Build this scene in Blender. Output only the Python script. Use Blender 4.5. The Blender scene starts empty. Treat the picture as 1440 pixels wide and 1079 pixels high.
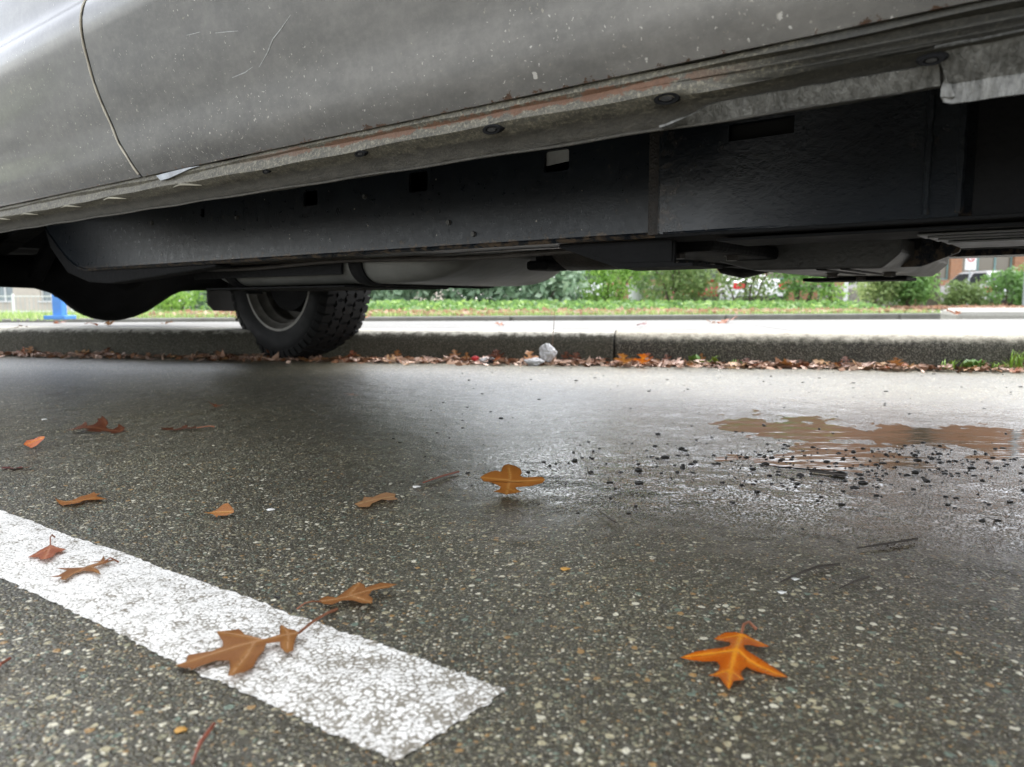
import bpy, bmesh, math, random
import numpy as np
from mathutils import Vector, Matrix
R = math.radians
rnd = random.Random(7)
scene = bpy.context.scene
COL = scene.collection

# ------------------------------------------------------------------ camera, sky, sun, exposure
F, HZ, CAMH = 1050.0, 426.0, 0.25
PITCH = math.atan((539.5 - HZ) / F)
cam_d = bpy.data.cameras.new('camera')
cam_d.sensor_width = 36.0
cam_d.lens = 36.0 * F / 1440.0
cam_d.clip_start = 0.02
cam_d.clip_end = 3000
cam_d.dof.use_dof = True
cam_d.dof.focus_distance = 0.95
cam_d.dof.aperture_fstop = 8.5
cam = bpy.data.objects.new('camera', cam_d)
COL.objects.link(cam)
cam.location = (0, 0, CAMH)
cam.rotation_euler = (R(90) - PITCH, 0, 0)
scene.camera = cam

SUN_EL, SUN_AZ = R(60), R(30)           # azimuth clockwise from +Y: the brightest sky stands beyond the truck
world = bpy.data.worlds.new('World')
scene.world = world
world.use_nodes = True
wn = world.node_tree
sky = wn.nodes.new('ShaderNodeTexSky')
sky.sky_type = 'NISHITA'
sky.sun_disc = False
sky.sun_elevation = SUN_EL
sky.sun_rotation = SUN_AZ
sky.dust_density = 1.5
hs = wn.nodes.new('ShaderNodeHueSaturation')
hs.inputs['Saturation'].default_value = 0.22
wn.links.new(sky.outputs[0], hs.inputs['Color'])
bg = wn.nodes['Background']
wn.links.new(hs.outputs[0], bg.inputs['Color'])
bg.inputs['Strength'].default_value = 0.15
sun_d = bpy.data.lights.new('sun', 'SUN')
sun_d.energy = 0.5
sun_d.angle = R(40)
sun_d.color = (1, 0.97, 0.92)
sun = bpy.data.objects.new('sun', sun_d)
COL.objects.link(sun)
sun.rotation_euler = (R(90) - SUN_EL, 0, R(180) - SUN_AZ)
scene.view_settings.view_transform = 'Standard'
scene.view_settings.look = 'None'
scene.view_settings.gamma = 1
scene.view_settings.exposure = 2.27
scene.cycles.max_bounces = 8

# ------------------------------------------------------------------ measuring helpers
def ground(u, v, z=0.0):
    """a photograph pixel seen on the level z -> (x, y)"""
    cp, sp = math.cos(PITCH), math.sin(PITCH)
    cx = (u - 720) / F; cy = -(v - 539.5) / F
    r = (cx, cp + sp * cy, -sp + cp * cy)
    t = (z - CAMH) / r[2]
    return r[0] * t, r[1] * t
def at(u, D):
    """x of a photograph column at the distance D"""
    return (u - 720) / F * D
def smooth(t):
    t = min(1, max(0, t)); return t * t * (3 - 2 * t)
def gz(x, y):
    """lie of the land: it falls a little to the far left"""
    return -0.28 * smooth((y - 8) / 8) * smooth((-x - 2) / 6)

# ------------------------------------------------------------------ material helpers
class Mat:
    def __init__(s, name):
        s.m = bpy.data.materials.new(name); s.m.use_nodes = True
        s.t = s.m.node_tree; s.p = s.t.nodes['Principled BSDF']
        s.co = s.t.nodes.new('ShaderNodeTexCoord').outputs['Object']
    def put(s, sock, v):
        if isinstance(v, bpy.types.NodeSocket): s.t.links.new(v, sock)
        elif v is not None:
            if isinstance(v, (tuple, list)) and len(v) == 3 and sock.type == 'RGBA': v = (*v, 1)
            sock.default_value = v
    def node(s, typ, props=None, **ins):
        n = s.t.nodes.new(typ)
        for k, v in (props or {}).items(): setattr(n, k, v)
        for k, v in ins.items(): s.put(n.inputs[k.replace('_', ' ')], v)
        return n
    def noise(s, scale, detail=4, rough=0.5, dist=0.0, co=None, out='Fac'):
        return s.node('ShaderNodeTexNoise', None, Vector=co or s.co, Scale=scale, Detail=detail, Roughness=rough, Distortion=dist).outputs[out]
    def vor(s, scale, feature='F1', co=None, rand=1.0, out='Distance'):
        n = s.node('ShaderNodeTexVoronoi', {'feature': feature}, Vector=co or s.co, Scale=scale, Randomness=rand)
        return n.outputs[out] if out else n
    def mapv(s, scale=(1, 1, 1), loc=(0, 0, 0), rot=(0, 0, 0), co=None):
        return s.node('ShaderNodeMapping', None, Vector=co or s.co, Scale=scale, Location=loc, Rotation=rot).outputs[0]
    def rng(s, v, a, b, c=0.0, d=1.0, smoothstep=False):
        n = s.node('ShaderNodeMapRange', {'interpolation_type': 'SMOOTHSTEP' if smoothstep else 'LINEAR'})
        for i, q in enumerate((v, a, b, c, d)): s.put(n.inputs[i], q)
        return n.outputs[0]
    def math(s, op, a, b=0.0):
        n = s.node('ShaderNodeMath', {'operation': op}); s.put(n.inputs[0], a); s.put(n.inputs[1], b)
        return n.outputs[0]
    def mix(s, f, a, b, blend='MIX'):
        n = s.node('ShaderNodeMix', {'data_type': 'RGBA', 'blend_type': blend})
        s.put(n.inputs[0], f); s.put(n.inputs[6], a); s.put(n.inputs[7], b)
        return n.outputs[2]
    def ramp(s, f, stops, const=False):
        n = s.node('ShaderNodeValToRGB'); e = n.color_ramp.elements
        n.color_ramp.interpolation = 'CONSTANT' if const else 'LINEAR'
        while len(e) < len(stops): e.new(0.5)
        for q, (p, c) in zip(e, stops): q.position = p; q.color = (*c, 1)
        s.put(n.inputs[0], f); return n.outputs[0]
    def sep(s, co=None):
        return s.node('ShaderNodeSeparateXYZ', None, Vector=co or s.co).outputs
    def attr(s, name):
        return s.node('ShaderNodeAttribute', {'attribute_name': name}).outputs
    def bump(s, h, strength=0.3, dist=0.002, normal=None):
        return s.node('ShaderNodeBump', None, Height=h, Strength=strength, Distance=dist, Normal=normal).outputs[0]
    def out(s, col=None, rough=None, metal=None, normal=None, **kw):
        for k, v in (('Base Color', col), ('Roughness', rough), ('Metallic', metal), ('Normal', normal)):
            if v is not None: s.put(s.p.inputs[k], v)
        for k, v in kw.items(): s.put(s.p.inputs[k.replace('_', ' ')], v)
        return s.m

def plain(name, col, rough=0.6, metal=0.0, var=0.25, scale=20, bump=0.1, bdist=0.002, **kw):
    """a plain surface with uneven tone and a little relief"""
    m = Mat(name)
    n = m.noise(scale, 6, 0.6)
    c = m.mix(m.rng(n, 0.3, 0.7), tuple(q * (1 - var) for q in col), tuple(min(1, q * (1 + var)) for q in col))
    return m.out(c, m.rng(n, 0.3, 0.7, max(0, rough - 0.1), min(1, rough + 0.1)), metal, m.bump(m.noise(scale * 6, 4), bump, bdist) if bump else None, **kw)

# ------------------------------------------------------------------ mesh helpers
class MB:
    def __init__(s): s.v = []; s.f = []
    def add(s, vs, fs):
        b = len(s.v); s.v += [tuple(q) for q in vs]; s.f += [tuple(i + b for i in f) for f in fs]
    def box(s, x0, x1, y0, y1, z0, z1, bev=0.0, M=None):
        if bev <= 0:
            vs = [(x, y, z) for x in (x0, x1) for y in (y0, y1) for z in (z0, z1)]
            fs = [(0, 1, 3, 2), (4, 6, 7, 5), (0, 4, 5, 1), (2, 3, 7, 6), (0, 2, 6, 4), (1, 5, 7, 3)]
        else:
            bm = bmesh.new(); bmesh.ops.create_cube(bm, size=1)
            for v in bm.verts:
                v.co = ((x0 + x1) / 2 + v.co.x * (x1 - x0), (y0 + y1) / 2 + v.co.y * (y1 - y0), (z0 + z1) / 2 + v.co.z * (z1 - z0))
            bmesh.ops.bevel(bm, geom=list(bm.edges), offset=bev, segments=2, affect='EDGES', profile=0.5)
            bm.verts.index_update()
            vs = [v.co.copy() for v in bm.verts]; fs = [[v.index for v in f.verts] for f in bm.faces]; bm.free()
        if M: vs = [M @ Vector(v) for v in vs]
        s.add(vs, fs)
    def tube(s, pts, rad, n=10, cap=True):
        pts = [Vector(p) for p in pts]
        if not isinstance(rad, (list, tuple)): rad = [rad] * len(pts)
        vs = []; fs = []
        t0 = (pts[1] - pts[0]).normalized()
        u = t0.orthogonal().normalized()
        for i, p in enumerate(pts):
            t = (pts[min(i + 1, len(pts) - 1)] - pts[max(i - 1, 0)]).normalized()
            u = (u - t * u.dot(t)).normalized(); w = t.cross(u)
            vs += [p + (u * math.cos(a) + w * math.sin(a)) * rad[i] for a in (2 * math.pi * k / n for k in range(n))]
        for i in range(len(pts) - 1):
            for k in range(n):
                fs.append((i * n + k, i * n + (k + 1) % n, (i + 1) * n + (k + 1) % n, (i + 1) * n + k))
        if cap: fs += [tuple(reversed(range(n))), tuple(range((len(pts) - 1) * n, len(pts) * n))]
        s.add(vs, fs)
    def lathe(s, prof, c, n=48, axis='y'):
        """prof: (along axis, radius) pairs, turned round the axis through c"""
        vs = []; fs = []
        for a, r in prof:
            for k in range(n):
                q = 2 * math.pi * k / n
                d = (math.cos(q) * r, math.sin(q) * r)
                vs.append({'y': (c[0] + d[0], c[1] + a, c[2] + d[1]), 'x': (c[0] + a, c[1] + d[0], c[2] + d[1]), 'z': (c[0] + d[0], c[1] + d[1], c[2] + a)}[axis])
        for i in range(len(prof) - 1):
            for k in range(n):
                fs.append((i * n + k, i * n + (k + 1) % n, (i + 1) * n + (k + 1) % n, (i + 1) * n + k))
        s.add(vs, fs)
    def prism(s, poly, h0, h1, axis='z'):
        """a polygon (two coordinates) pulled out along the axis"""
        def P(a, b, h): return {'z': (a, b, h), 'y': (a, h, b), 'x': (h, a, b)}[axis]
        n = len(poly)
        vs = [P(a, b, h0) for a, b in poly] + [P(a, b, h1) for a, b in poly]
        s.add(vs, [tuple(range(n)), tuple(range(n, 2 * n))] + [(k, (k + 1) % n, n + (k + 1) % n, n + k) for k in range(n)])
    def grid(s, P, nu, nv):
        vs = [P(i / nu, j / nv) for j in range(nv + 1) for i in range(nu + 1)]
        w = nu + 1
        s.add(vs, [(j * w + i, j * w + i + 1, (j + 1) * w + i + 1, (j + 1) * w + i) for j in range(nv) for i in range(nu)])
    def build(s, name, mat, parent=None, sm=False, solid=0.0, bevel=0.0, fix=True, off=-1.0):
        me = bpy.data.meshes.new(name); me.from_pydata(s.v, [], s.f)
        if fix:
            bm = bmesh.new(); bm.from_mesh(me); bmesh.ops.recalc_face_normals(bm, faces=bm.faces); bm.to_mesh(me); bm.free()
        return link(name, me, mat, parent, sm, solid, bevel, off)
def link(name, me, mat, parent=None, sm=False, solid=0.0, bevel=0.0, off=-1.0):
    o = bpy.data.objects.new(name, me); COL.objects.link(o)
    if mat: me.materials.append(getattr(mat, 'm', mat))
    if sm:
        me.polygons.foreach_set('use_smooth', [True] * len(me.polygons))
        if sm != 2: me.set_sharp_from_angle(angle=R(38))
    if solid:
        md = o.modifiers.new('thick', 'SOLIDIFY'); md.thickness = solid; md.offset = off
    if bevel:
        md = o.modifiers.new('edge', 'BEVEL'); md.width = bevel; md.segments = 2; md.limit_method = 'ANGLE'; md.angle_limit = R(40)
    if parent: o.parent = parent
    return o
def empty(name, loc=(0, 0, 0), rz=0.0, label=None, cat=None, group=None):
    o = bpy.data.objects.new(name, None); COL.objects.link(o)
    o.location = loc; o.rotation_euler = (0, 0, rz); o.empty_display_size = 0.1
    return tag(o, label, cat, group)
def tag(o, label=None, cat=None, group=None, kind=None):
    for k, v in (('label', label), ('category', cat), ('group', group), ('kind', kind)):
        if v: o[k] = v
    return o
def copy_tree(o, parent=None):
    c = o.copy(); COL.objects.link(c)
    if parent: c.parent = parent
    for ch in [q for q in bpy.data.objects if q.parent == o]: copy_tree(ch, c)
    return c
def np_mesh(name, V, Fq):
    """mesh from arrays; Fq is (n, 3) or (n, 4)"""
    V = np.asarray(V, np.float32); Fq = np.asarray(Fq, np.int32)
    me = bpy.data.meshes.new(name); k = Fq.shape[1]
    me.vertices.add(len(V)); me.vertices.foreach_set('co', V.ravel())
    me.loops.add(Fq.size); me.loops.foreach_set('vertex_index', Fq.ravel())
    me.polygons.add(len(Fq)); me.polygons.foreach_set('loop_start', np.arange(0, Fq.size, k, dtype=np.int32))
    me.update(calc_edges=True); return me

# ------------------------------------------------------------------ materials of the setting
# kerb line on the ground
KD = Vector((0.983, -0.186)).normalized()           # along the kerb, to the right
KN = Vector((-KD.y, KD.x))                          # away from the camera
K0 = Vector((0.0, 3.10))
def kerb_y(x): return K0.y + (x - K0.x) * KD.y / KD.x

def asphalt_mat():
    m = Mat('wet_asphalt')
    co = m.co
    wob = m.node('ShaderNodeVectorMath', {'operation': 'ADD'})
    m.put(wob.inputs[0], co)
    nz = m.node('ShaderNodeTexNoise', None, Vector=co, Scale=160.0, Detail=2.0)
    sc = m.node('ShaderNodeVectorMath', {'operation': 'SCALE'}); m.put(sc.inputs[0], nz.outputs['Color']); m.put(sc.inputs['Scale'], 0.004)
    m.put(wob.inputs[1], sc.outputs[0])
    wv = wob.outputs[0]
    a = m.vor(150.0, co=wv, out=None)          # large stones, about 7 mm apart
    b = m.vor(330.0, co=wv, out=None)          # small stones
    ra = m.node('ShaderNodeSeparateColor', None, Color=a.outputs['Color']).outputs
    rb = m.node('ShaderNodeSeparateColor', None, Color=b.outputs['Color']).outputs
    pal = [(0.0, (0.040, 0.037, 0.030)), (0.30, (0.075, 0.07, 0.055)), (0.46, (0.13, 0.122, 0.09)), (0.58, (0.19, 0.185, 0.13)),
           (0.68, (0.12, 0.16, 0.135)), (0.76, (0.27, 0.17, 0.075)), (0.81, (0.34, 0.31, 0.22)), (0.90, (0.52, 0.50, 0.43))]
    ca = m.ramp(ra[0], pal, True)
    cb = m.ramp(rb[0], pal, True)
    big = m.math('GREATER_THAN', ra[1], 0.60)                      # only some cells carry a big stone
    sa = m.math('MULTIPLY', m.rng(m.math('ADD', a.outputs['Distance'], m.math('MULTIPLY', ra[2], 0.22)), 0.40, 0.50, 1, 0), big)
    sb = m.math('MULTIPLY', m.rng(m.math('ADD', b.outputs['Distance'], m.math('MULTIPLY', rb[2], 0.12)), 0.42, 0.56, 1, 0), m.math('GREATER_THAN', rb[1], 0.16))
    binder = m.mix(m.noise(700, 3), (0.026, 0.024, 0.019), (0.075, 0.069, 0.054))
    f_ = m.vor(760.0, co=wv, out=None); rf = m.node('ShaderNodeSeparateColor', None, Color=f_.outputs['Color']).outputs
    sf = m.math('MULTIPLY', m.rng(f_.outputs['Distance'], 0.40, 0.55, 1, 0), m.math('GREATER_THAN', rf[1], 0.4))
    binder = m.mix(m.math('MULTIPLY', sf, 0.75), binder, m.ramp(rf[0], pal, True))
    c = m.mix(m.math('MULTIPLY', sb, 0.92), binder, cb)
    c = m.mix(sa, c, ca)
    tone = m.noise(2.2, 4, 0.6)
    c = m.mix(m.rng(tone, 0.3, 0.7), m.mix(1.0, c, (0.92, 0.90, 0.84), 'MULTIPLY'), m.mix(1.0, c, (1.34, 1.30, 1.12), 'MULTIPLY'))
    st_ = m.rng(m.noise(1.3, 6, 0.62, 0.6), 0.52, 0.66, 0, 0.30)          # old oil and tyre stains
    c = m.mix(st_, c, m.mix(1.0, c, (0.45, 0.43, 0.40), 'MULTIPLY'))
    wet = m.attr('wet')['Fac']
    wn_ = m.rng(m.math('ADD', wet, m.rng(m.noise(26, 5, 0.65), 0.3, 0.7, -0.14, 0.14)), 0.02, 0.95, 0, 1)
    c = m.mix(wn_, c, m.mix(1.0, c, (0.40, 0.37, 0.34), 'MULTIPLY'))
    h = m.math('ADD', m.math('MULTIPLY', m.rng(b.outputs['Distance'], 0.0, 0.6, 1, 0), 0.55), m.math('MULTIPLY', sa, 0.6))
    h = m.math('ADD', h, m.math('MULTIPLY', m.noise(60, 3), 0.9))
    nrm = m.bump(h, m.rng(wn_, 0, 1, 0.75, 0.50), 0.0022)
    fine = m.noise(420, 2)
    rough = m.math('ADD', m.rng(wn_, 0, 1, 0.42, 0.13), m.rng(fine, 0.3, 0.7, -0.08, 0.08))
    return m.out(c, rough, 0.0, nrm, Specular_IOR_Level=m.rng(wn_, 0, 1, 0.5, 0.55))

E0 = Vector(ground(712, 968)); E1 = Vector(ground(555, 1070))
def stripe_mat():
    m = Mat('worn_road_paint')
    wv = m.node('ShaderNodeVectorMath', {'operation': 'ADD'}); m.put(wv.inputs[0], m.co)
    sc = m.node('ShaderNodeVectorMath', {'operation': 'SCALE'}); m.put(sc.inputs[0], m.noise(120, 3, out='Color')); m.put(sc.inputs['Scale'], 0.006); m.put(wv.inputs[1], sc.outputs[0])
    a = m.math('ADD', m.math('MULTIPLY', m.vor(205.0, 'DISTANCE_TO_EDGE', wv.outputs[0]), .75), m.math('MULTIPLY', m.vor(420.0, 'DISTANCE_TO_EDGE', wv.outputs[0]), .30)); n1 = m.noise(45, 5, 0.7); n2 = m.noise(260, 4, 0.7)
    vd = m.node('ShaderNodeVectorMath', {'operation': 'DISTANCE'}); m.put(vd.inputs[0], m.co); vd.inputs[1].default_value = (E0.x - .03, E0.y - .04, 0)
    worn = m.math('ADD', m.rng(n1, 0.40, 0.72, -0.07, 0.13), m.rng(vd.outputs['Value'], 0.0, 0.42, 0.085, 0.0))
    crack = m.rng(m.math('ADD', a, m.rng(n2, 0.3, 0.7, -0.11, 0.11)), worn, m.math('ADD', worn, 0.11), 1, 0)
    c = m.mix(crack, m.mix(m.noise(12, 4), (0.70, 0.68, 0.63), (0.84, 0.82, 0.77)), m.mix(n2, (0.14, 0.12, 0.085), (0.32, 0.29, 0.235)))
    return m.out(c, 0.5, 0, m.bump(m.rng(a, 0.0, 0.25), 0.35, 0.0018))

def concrete_mat(name, light, dark, agg=260.0, moss=0.0):
    m = Mat(name)
    n = m.noise(5, 6, 0.65); n2 = m.noise(60, 5, 0.7)
    c = m.mix(m.rng(n, 0.3, 0.7), dark, light)
    v = m.vor(agg, out=None)
    rc = m.node('ShaderNodeSeparateColor', None, Color=v.outputs['Color']).outputs
    c = m.mix(m.math('MULTIPLY', m.math('GREATER_THAN', rc[0], 0.55), 0.4), c, m.mix(rc[1], tuple(q * 0.55 for q in dark), tuple(min(1, q * 1.4) for q in light)))
    if moss:
        c = m.mix(m.rng(m.noise(14, 6, 0.7), 0.45, 0.62, 0, moss), c, (0.035, 0.04, 0.02))
    return m.out(c, m.rng(n2, 0.3, 0.7, 0.55, 0.85), 0, m.bump(m.math('ADD', n2, v.outputs['Distance']), 0.5, 0.003))

MAT = {}
MAT['asphalt'] = asphalt_mat()
MAT['stripe'] = stripe_mat()
MAT['pavement'] = concrete_mat('pale_concrete', (0.225, 0.22, 0.205), (0.17, 0.165, 0.152))
MAT['kerb_top'] = concrete_mat('kerb_concrete', (0.46, 0.44, 0.38), (0.30, 0.28, 0.24), 190)
MAT['island'] = concrete_mat('island_concrete', (0.34, 0.33, 0.29), (0.26, 0.25, 0.215))

# ------------------------------------------------------------------ road sheet, fine near the camera
def spaced(lo, hi, segs):
    """non-uniform coordinates: segs = (start, end, step) for the fine middle, growing outwards"""
    a, b, st = segs
    mid = list(np.arange(a, b, st)); up = [b]; s_ = st
    while up[-1] < hi: s_ *= 1.12; up.append(up[-1] + s_)
    dn = [a]; s_ = st
    while dn[-1] > lo: s_ *= 1.12; dn.append(dn[-1] - s_)
    return np.array(dn[:0:-1] + mid + up)
xs = spaced(-120, 120, (-1.0, 2.3, 0.008)); ys = spaced(-60, 130, (0.3, 3.0, 0.008))
GX, GY = np.meshgrid(xs, ys)
def vnoise(x, y, s, seed):
    """value noise, arrays"""
    r = np.random.RandomState(seed).rand(256, 256)
    x = x * s; y = y * s
    xi = np.floor(x).astype(int); yi = np.floor(y).astype(int); fx = x - xi; fy = y - yi
    fx = fx * fx * (3 - 2 * fx); fy = fy * fy * (3 - 2 * fy)
    g = lambda a, b: r[a % 256, b % 256]
    return (g(xi, yi) * (1 - fx) + g(xi + 1, yi) * fx) * (1 - fy) + (g(xi, yi + 1) * (1 - fx) + g(xi + 1, yi + 1) * fx) * fy - 0.5
PX, PY = ground(1340, 612)
def blob(cx, cy, rx, ry, rot=0.0, X=None, Y=None):
    dx, dy = (GX if X is None else X) - cx, (GY if Y is None else Y) - cy; c_, s_ = math.cos(rot), math.sin(rot)
    return np.exp(-(((dx * c_ + dy * s_) / rx) ** 2 + ((-dx * s_ + dy * c_) / ry) ** 2))
def relief(X, Y):
    """small unevenness of the road, with the low place that holds the puddle"""
    near = np.clip((6 - np.hypot(X, Y)) / 3, 0, 1)
    Z = near * (0.0022 * vnoise(X, Y, 38, 1) + 0.0030 * vnoise(X, Y, 14, 2) + 0.004 * vnoise(X, Y, 4, 3) + 0.0012 * vnoise(X, Y, 90, 5))
    low = blob(PX, PY, 0.50, 0.30, -0.4, X, Y) + 0.55 * blob(*ground(1130, 650), 0.22, 0.10, 0, X, Y)
    calm = np.clip(blob(PX, PY, 0.9, 0.5, -0.4, X, Y) * 1.4, 0, .30)
    Z = Z * (1 - calm)
    return Z - 0.0062 * np.clip(low, 0, 1.1)
def rh(x, y): return float(relief(np.array([x]), np.array([y]))[0])
GZ = relief(GX, GY)
drop = np.vectorize(gz)(GX, GY)
GZ = GZ + drop
wet = 1.0 * blob(PX, PY, 0.85, 0.50, -0.4) + 0.75 * blob(*ground(835, 665), 0.13, 0.22, 0.1) + 0.85 * blob(*ground(1150, 680), 0.45, 0.16) \
    + 0.5 * blob(*ground(1400, 740), 0.3, 0.12)
nx, ny = len(xs), len(ys)
idx = np.arange(nx * ny).reshape(ny, nx)
FQ = np.stack([idx[:-1, :-1], idx[:-1, 1:], idx[1:, 1:], idx[1:, :-1]], -1).reshape(-1, 4)
road_me = np_mesh('road', np.stack([GX, GY, GZ], -1).reshape(-1, 3), FQ)
at_ = road_me.attributes.new('wet', 'FLOAT', 'POINT'); at_.data.foreach_set('value', np.clip(wet, 0, 1).astype(np.float32).ravel())
road = link('road', road_me, MAT['asphalt'], sm=2); tag(road, kind='structure')

wm = Mat('muddy_water')
wm.out(wm.mix(wm.rng(wm.noise(7, 4), 0.35, 0.65), (0.05, 0.030, 0.016), (0.10, 0.055, 0.028)), 0.085, 0, wm.bump(wm.node('ShaderNodeTexNoise', None, Vector=wm.mapv((10, 26, 1)), Scale=1.0, Detail=3.0).outputs['Fac'], 0.34, 0.004), Specular_IOR_Level=0.5)
b = MB(); pts = []
for k in range(64):
    a = 2 * math.pi * k / 64; r_ = 1 + 0.12 * math.sin(3 * a + 1) + 0.08 * math.sin(7 * a)
    pts.append((PX - 0.02 + 0.80 * r_ * math.cos(a), PY + 0.02 + 0.36 * r_ * math.sin(a) - 0.1 * r_ * math.cos(a)))
b.add([(x, y, -0.0040) for x, y in pts], [tuple(range(64))])
puddle = b.build('puddle', wm.m); tag(puddle, kind='structure')

# far surroundings below everything
gm = plain('far_ground', (0.07, 0.08, 0.04), 0.9, 0, 0.3, 0.5, 0)
b = MB(); b.add([(-1500, -1500, -0.9), (1500, -1500, -0.9), (1500, 1500, -0.9), (-1500, 1500, -0.9)], [(0, 1, 2, 3)])
tag(b.build('ground', gm), kind='structure')

# painted bay line: 10 cm wide, ends close to the camera; follows the road surface
SD = (Vector(ground(0, 718)) - E0).normalized()
b = MB(); L_, W_ = 4.0, (E1 - E0)
NU, NV = 420, 26
_U, _V = np.meshgrid(np.linspace(0, 1, NU + 1), np.linspace(0, 1, NV + 1))
_S = L_ * _U ** 2.6
_er = np.random.RandomState(5)
_e0 = _er.normal(0, .0009, NU + 1); _e1 = _er.normal(0, .0009, NU + 1); _e2 = _er.normal(0, .0030, NV + 1)
_off = np.where(_V == 0, _e0[None, :], 0) + np.where(_V == 1, _e1[None, :], 0)
_S = _S + np.where(_U == 0, _e2[:, None], 0)
_PX = E0.x + W_.x * _V + SD.x * _S + W_.normalized().x * _off; _PY = E0.y + W_.y * _V + SD.y * _S + W_.normalized().y * _off
_PZ = relief(_PX, _PY) + 0.0007 + 0.0005 * vnoise(_PX, _PY, 160, 8)
_k = NU + 1
b.add(np.stack([_PX, _PY, _PZ], -1).reshape(-1, 3).tolist(), [(j * _k + i, j * _k + i + 1, (j + 1) * _k + i + 1, (j + 1) * _k + i) for j in range(NV) for i in range(NU)])
tag(b.build('road_marking', MAT['stripe']), kind='structure')

# ------------------------------------------------------------------ kerb, pavement, island, far kerb
def kerb_section(x0, x1, mat, batter, rough, seed):
    prof = [(-0.0, -0.03), (0.0, 0.0), (0.006 * batter, 0.03), (0.010 * batter, 0.06), (0.014 * batter, 0.09), (0.02 * batter, 0.105),
            (0.028 * batter, 0.117), (0.042 * batter, 0.126), (0.06 * batter, 0.130), (0.10, 0.132), (0.165, 0.134), (0.165, -0.03)]
    b = MB(); n = int((x1 - x0) / 0.012); rr = random.Random(seed)
    vs = []
    for i in range(n + 1):
        x = x0 + (x1 - x0) * i / n
        for j, (a, z) in enumerate(prof):
            jit = rough * (rr.random() - 0.5) if 0 < j < 11 else 0
            p = K0 + KD * x + KN * (a + jit)
            vs.append((p.x, p.y, z + (rough * 0.6 * (rr.random() - 0.5) if 1 < j < 10 else 0)))
    w = len(prof)
    b.add(vs, [(i * w + j, i * w + j + 1, (i + 1) * w + j + 1, (i + 1) * w + j) for i in range(n) for j in range(w - 1)] + [tuple(range(w)), tuple(range(n * w, n * w + w))])
    return b.build('kerb', mat, sm=2)
def kerb_mat(name, face_a, face_b, top_a, top_b, lo, hi, agg):
    m = Mat(name)
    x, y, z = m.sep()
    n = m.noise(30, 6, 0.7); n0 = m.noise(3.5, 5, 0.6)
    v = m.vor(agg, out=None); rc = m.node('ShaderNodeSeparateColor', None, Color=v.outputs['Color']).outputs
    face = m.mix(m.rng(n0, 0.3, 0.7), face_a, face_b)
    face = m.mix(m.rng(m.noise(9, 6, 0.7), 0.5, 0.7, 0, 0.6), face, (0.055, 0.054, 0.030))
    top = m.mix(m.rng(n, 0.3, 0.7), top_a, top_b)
    f = m.rng(m.math('ADD', z, m.rng(n, 0.3, 0.7, -0.014, 0.014)), lo, hi)     # algae, splashed dirt and painted-in shade of the face stop under the worn arris
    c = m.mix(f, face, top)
    c = m.mix(m.math('MULTIPLY', m.math('GREATER_THAN', rc[0], 0.6), 0.32), c, m.mix(rc[1], (0.05, 0.05, 0.04), (0.42, 0.39, 0.31)))
    return m.out(c, 0.75, 0, m.bump(m.math('ADD', m.math('MULTIPLY', v.outputs['Distance'], 0.7), n), 0.8, 0.005))
KX = 0.42                                   # the joint between the two kerb lengths
k1 = kerb_section(-9, KX - 0.004, kerb_mat('smooth_shaded_kerb', (0.024, 0.022, 0.012), (0.042, 0.039, 0.022), (0.42, 0.40, 0.34), (0.55, 0.53, 0.46), 0.112, 0.126, 420), 0.8, 0.0008, 1)
k2 = kerb_section(KX + 0.004, 9, kerb_mat('mossy_shaded_kerb', (0.017, 0.015, 0.009), (0.040, 0.035, 0.021), (0.30, 0.27, 0.20), (0.45, 0.42, 0.34), 0.094, 0.120, 260), 1.15, 0.005, 2)
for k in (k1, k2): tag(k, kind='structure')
b = MB(); jp = kp_ = None
rj = random.Random(2)
ja = [(-.011 + .002 * rj.random(), z) for z in (-.02, .02, .05, .08, .1, .115)]
vs_ = []
for z, dep in ((-.02, .012), (.03, .016), (.07, .022), (.10, .034), (.118, .06), (.124, .16)):
    for sx in (-.016, 0, .016): q = K0 + KD * (KX + sx) + KN * (dep + .004 * rj.random()); vs_.append((q.x, q.y, z))
b.add(vs_, [(i * 3 + j, i * 3 + j + 1, i * 3 + j + 4, i * 3 + j + 3) for i in range(5) for j in range(2)])
tag(b.build('kerb_joint', plain('dark_joint', (0.02, 0.019, 0.015), 0.9, 0, 0.4, 60, 0.5, 0.004)), kind='structure')
# pavement behind the kerb: a wedge that widens to the right
def kp(x, a, z): p = K0 + KD * x + KN * a; return (p.x, p.y, z)
def back(x): return 4.6 + (x + 1.8) * (0.8 / 5.5)
def slab(x0, x1):
    p0 = kp(x0, 0.168, 0); p1 = kp(x1, 0.168, 0)
    return [(p0[0], p0[1]), (p1[0], p1[1]), (p1[0] + 0.25, back(p1[0] + 0.25)), (p0[0] + 0.25, back(p0[0] + 0.25))]
b = MB()
joints = [-9, -6.8, -5.2, -3.6, -2.0, -0.45, 1.15, 2.7, 4.3, 9]
for x0, x1 in zip(joints, joints[1:]): b.prism(slab(x0 + 0.004, x1 - 0.004), -0.03, 0.134)
tag(b.build('pavement', MAT['pavement'], bevel=0.006), kind='structure')

b = MB(); b.prism([(3.47, 5.85), (9, 5.2), (12, 9.6), (5.2, 9.0), (4.0, 7.0)], -0.02, 0.19)
tag(b.build('traffic_island', MAT['island'], bevel=0.04), kind='structure')
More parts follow.
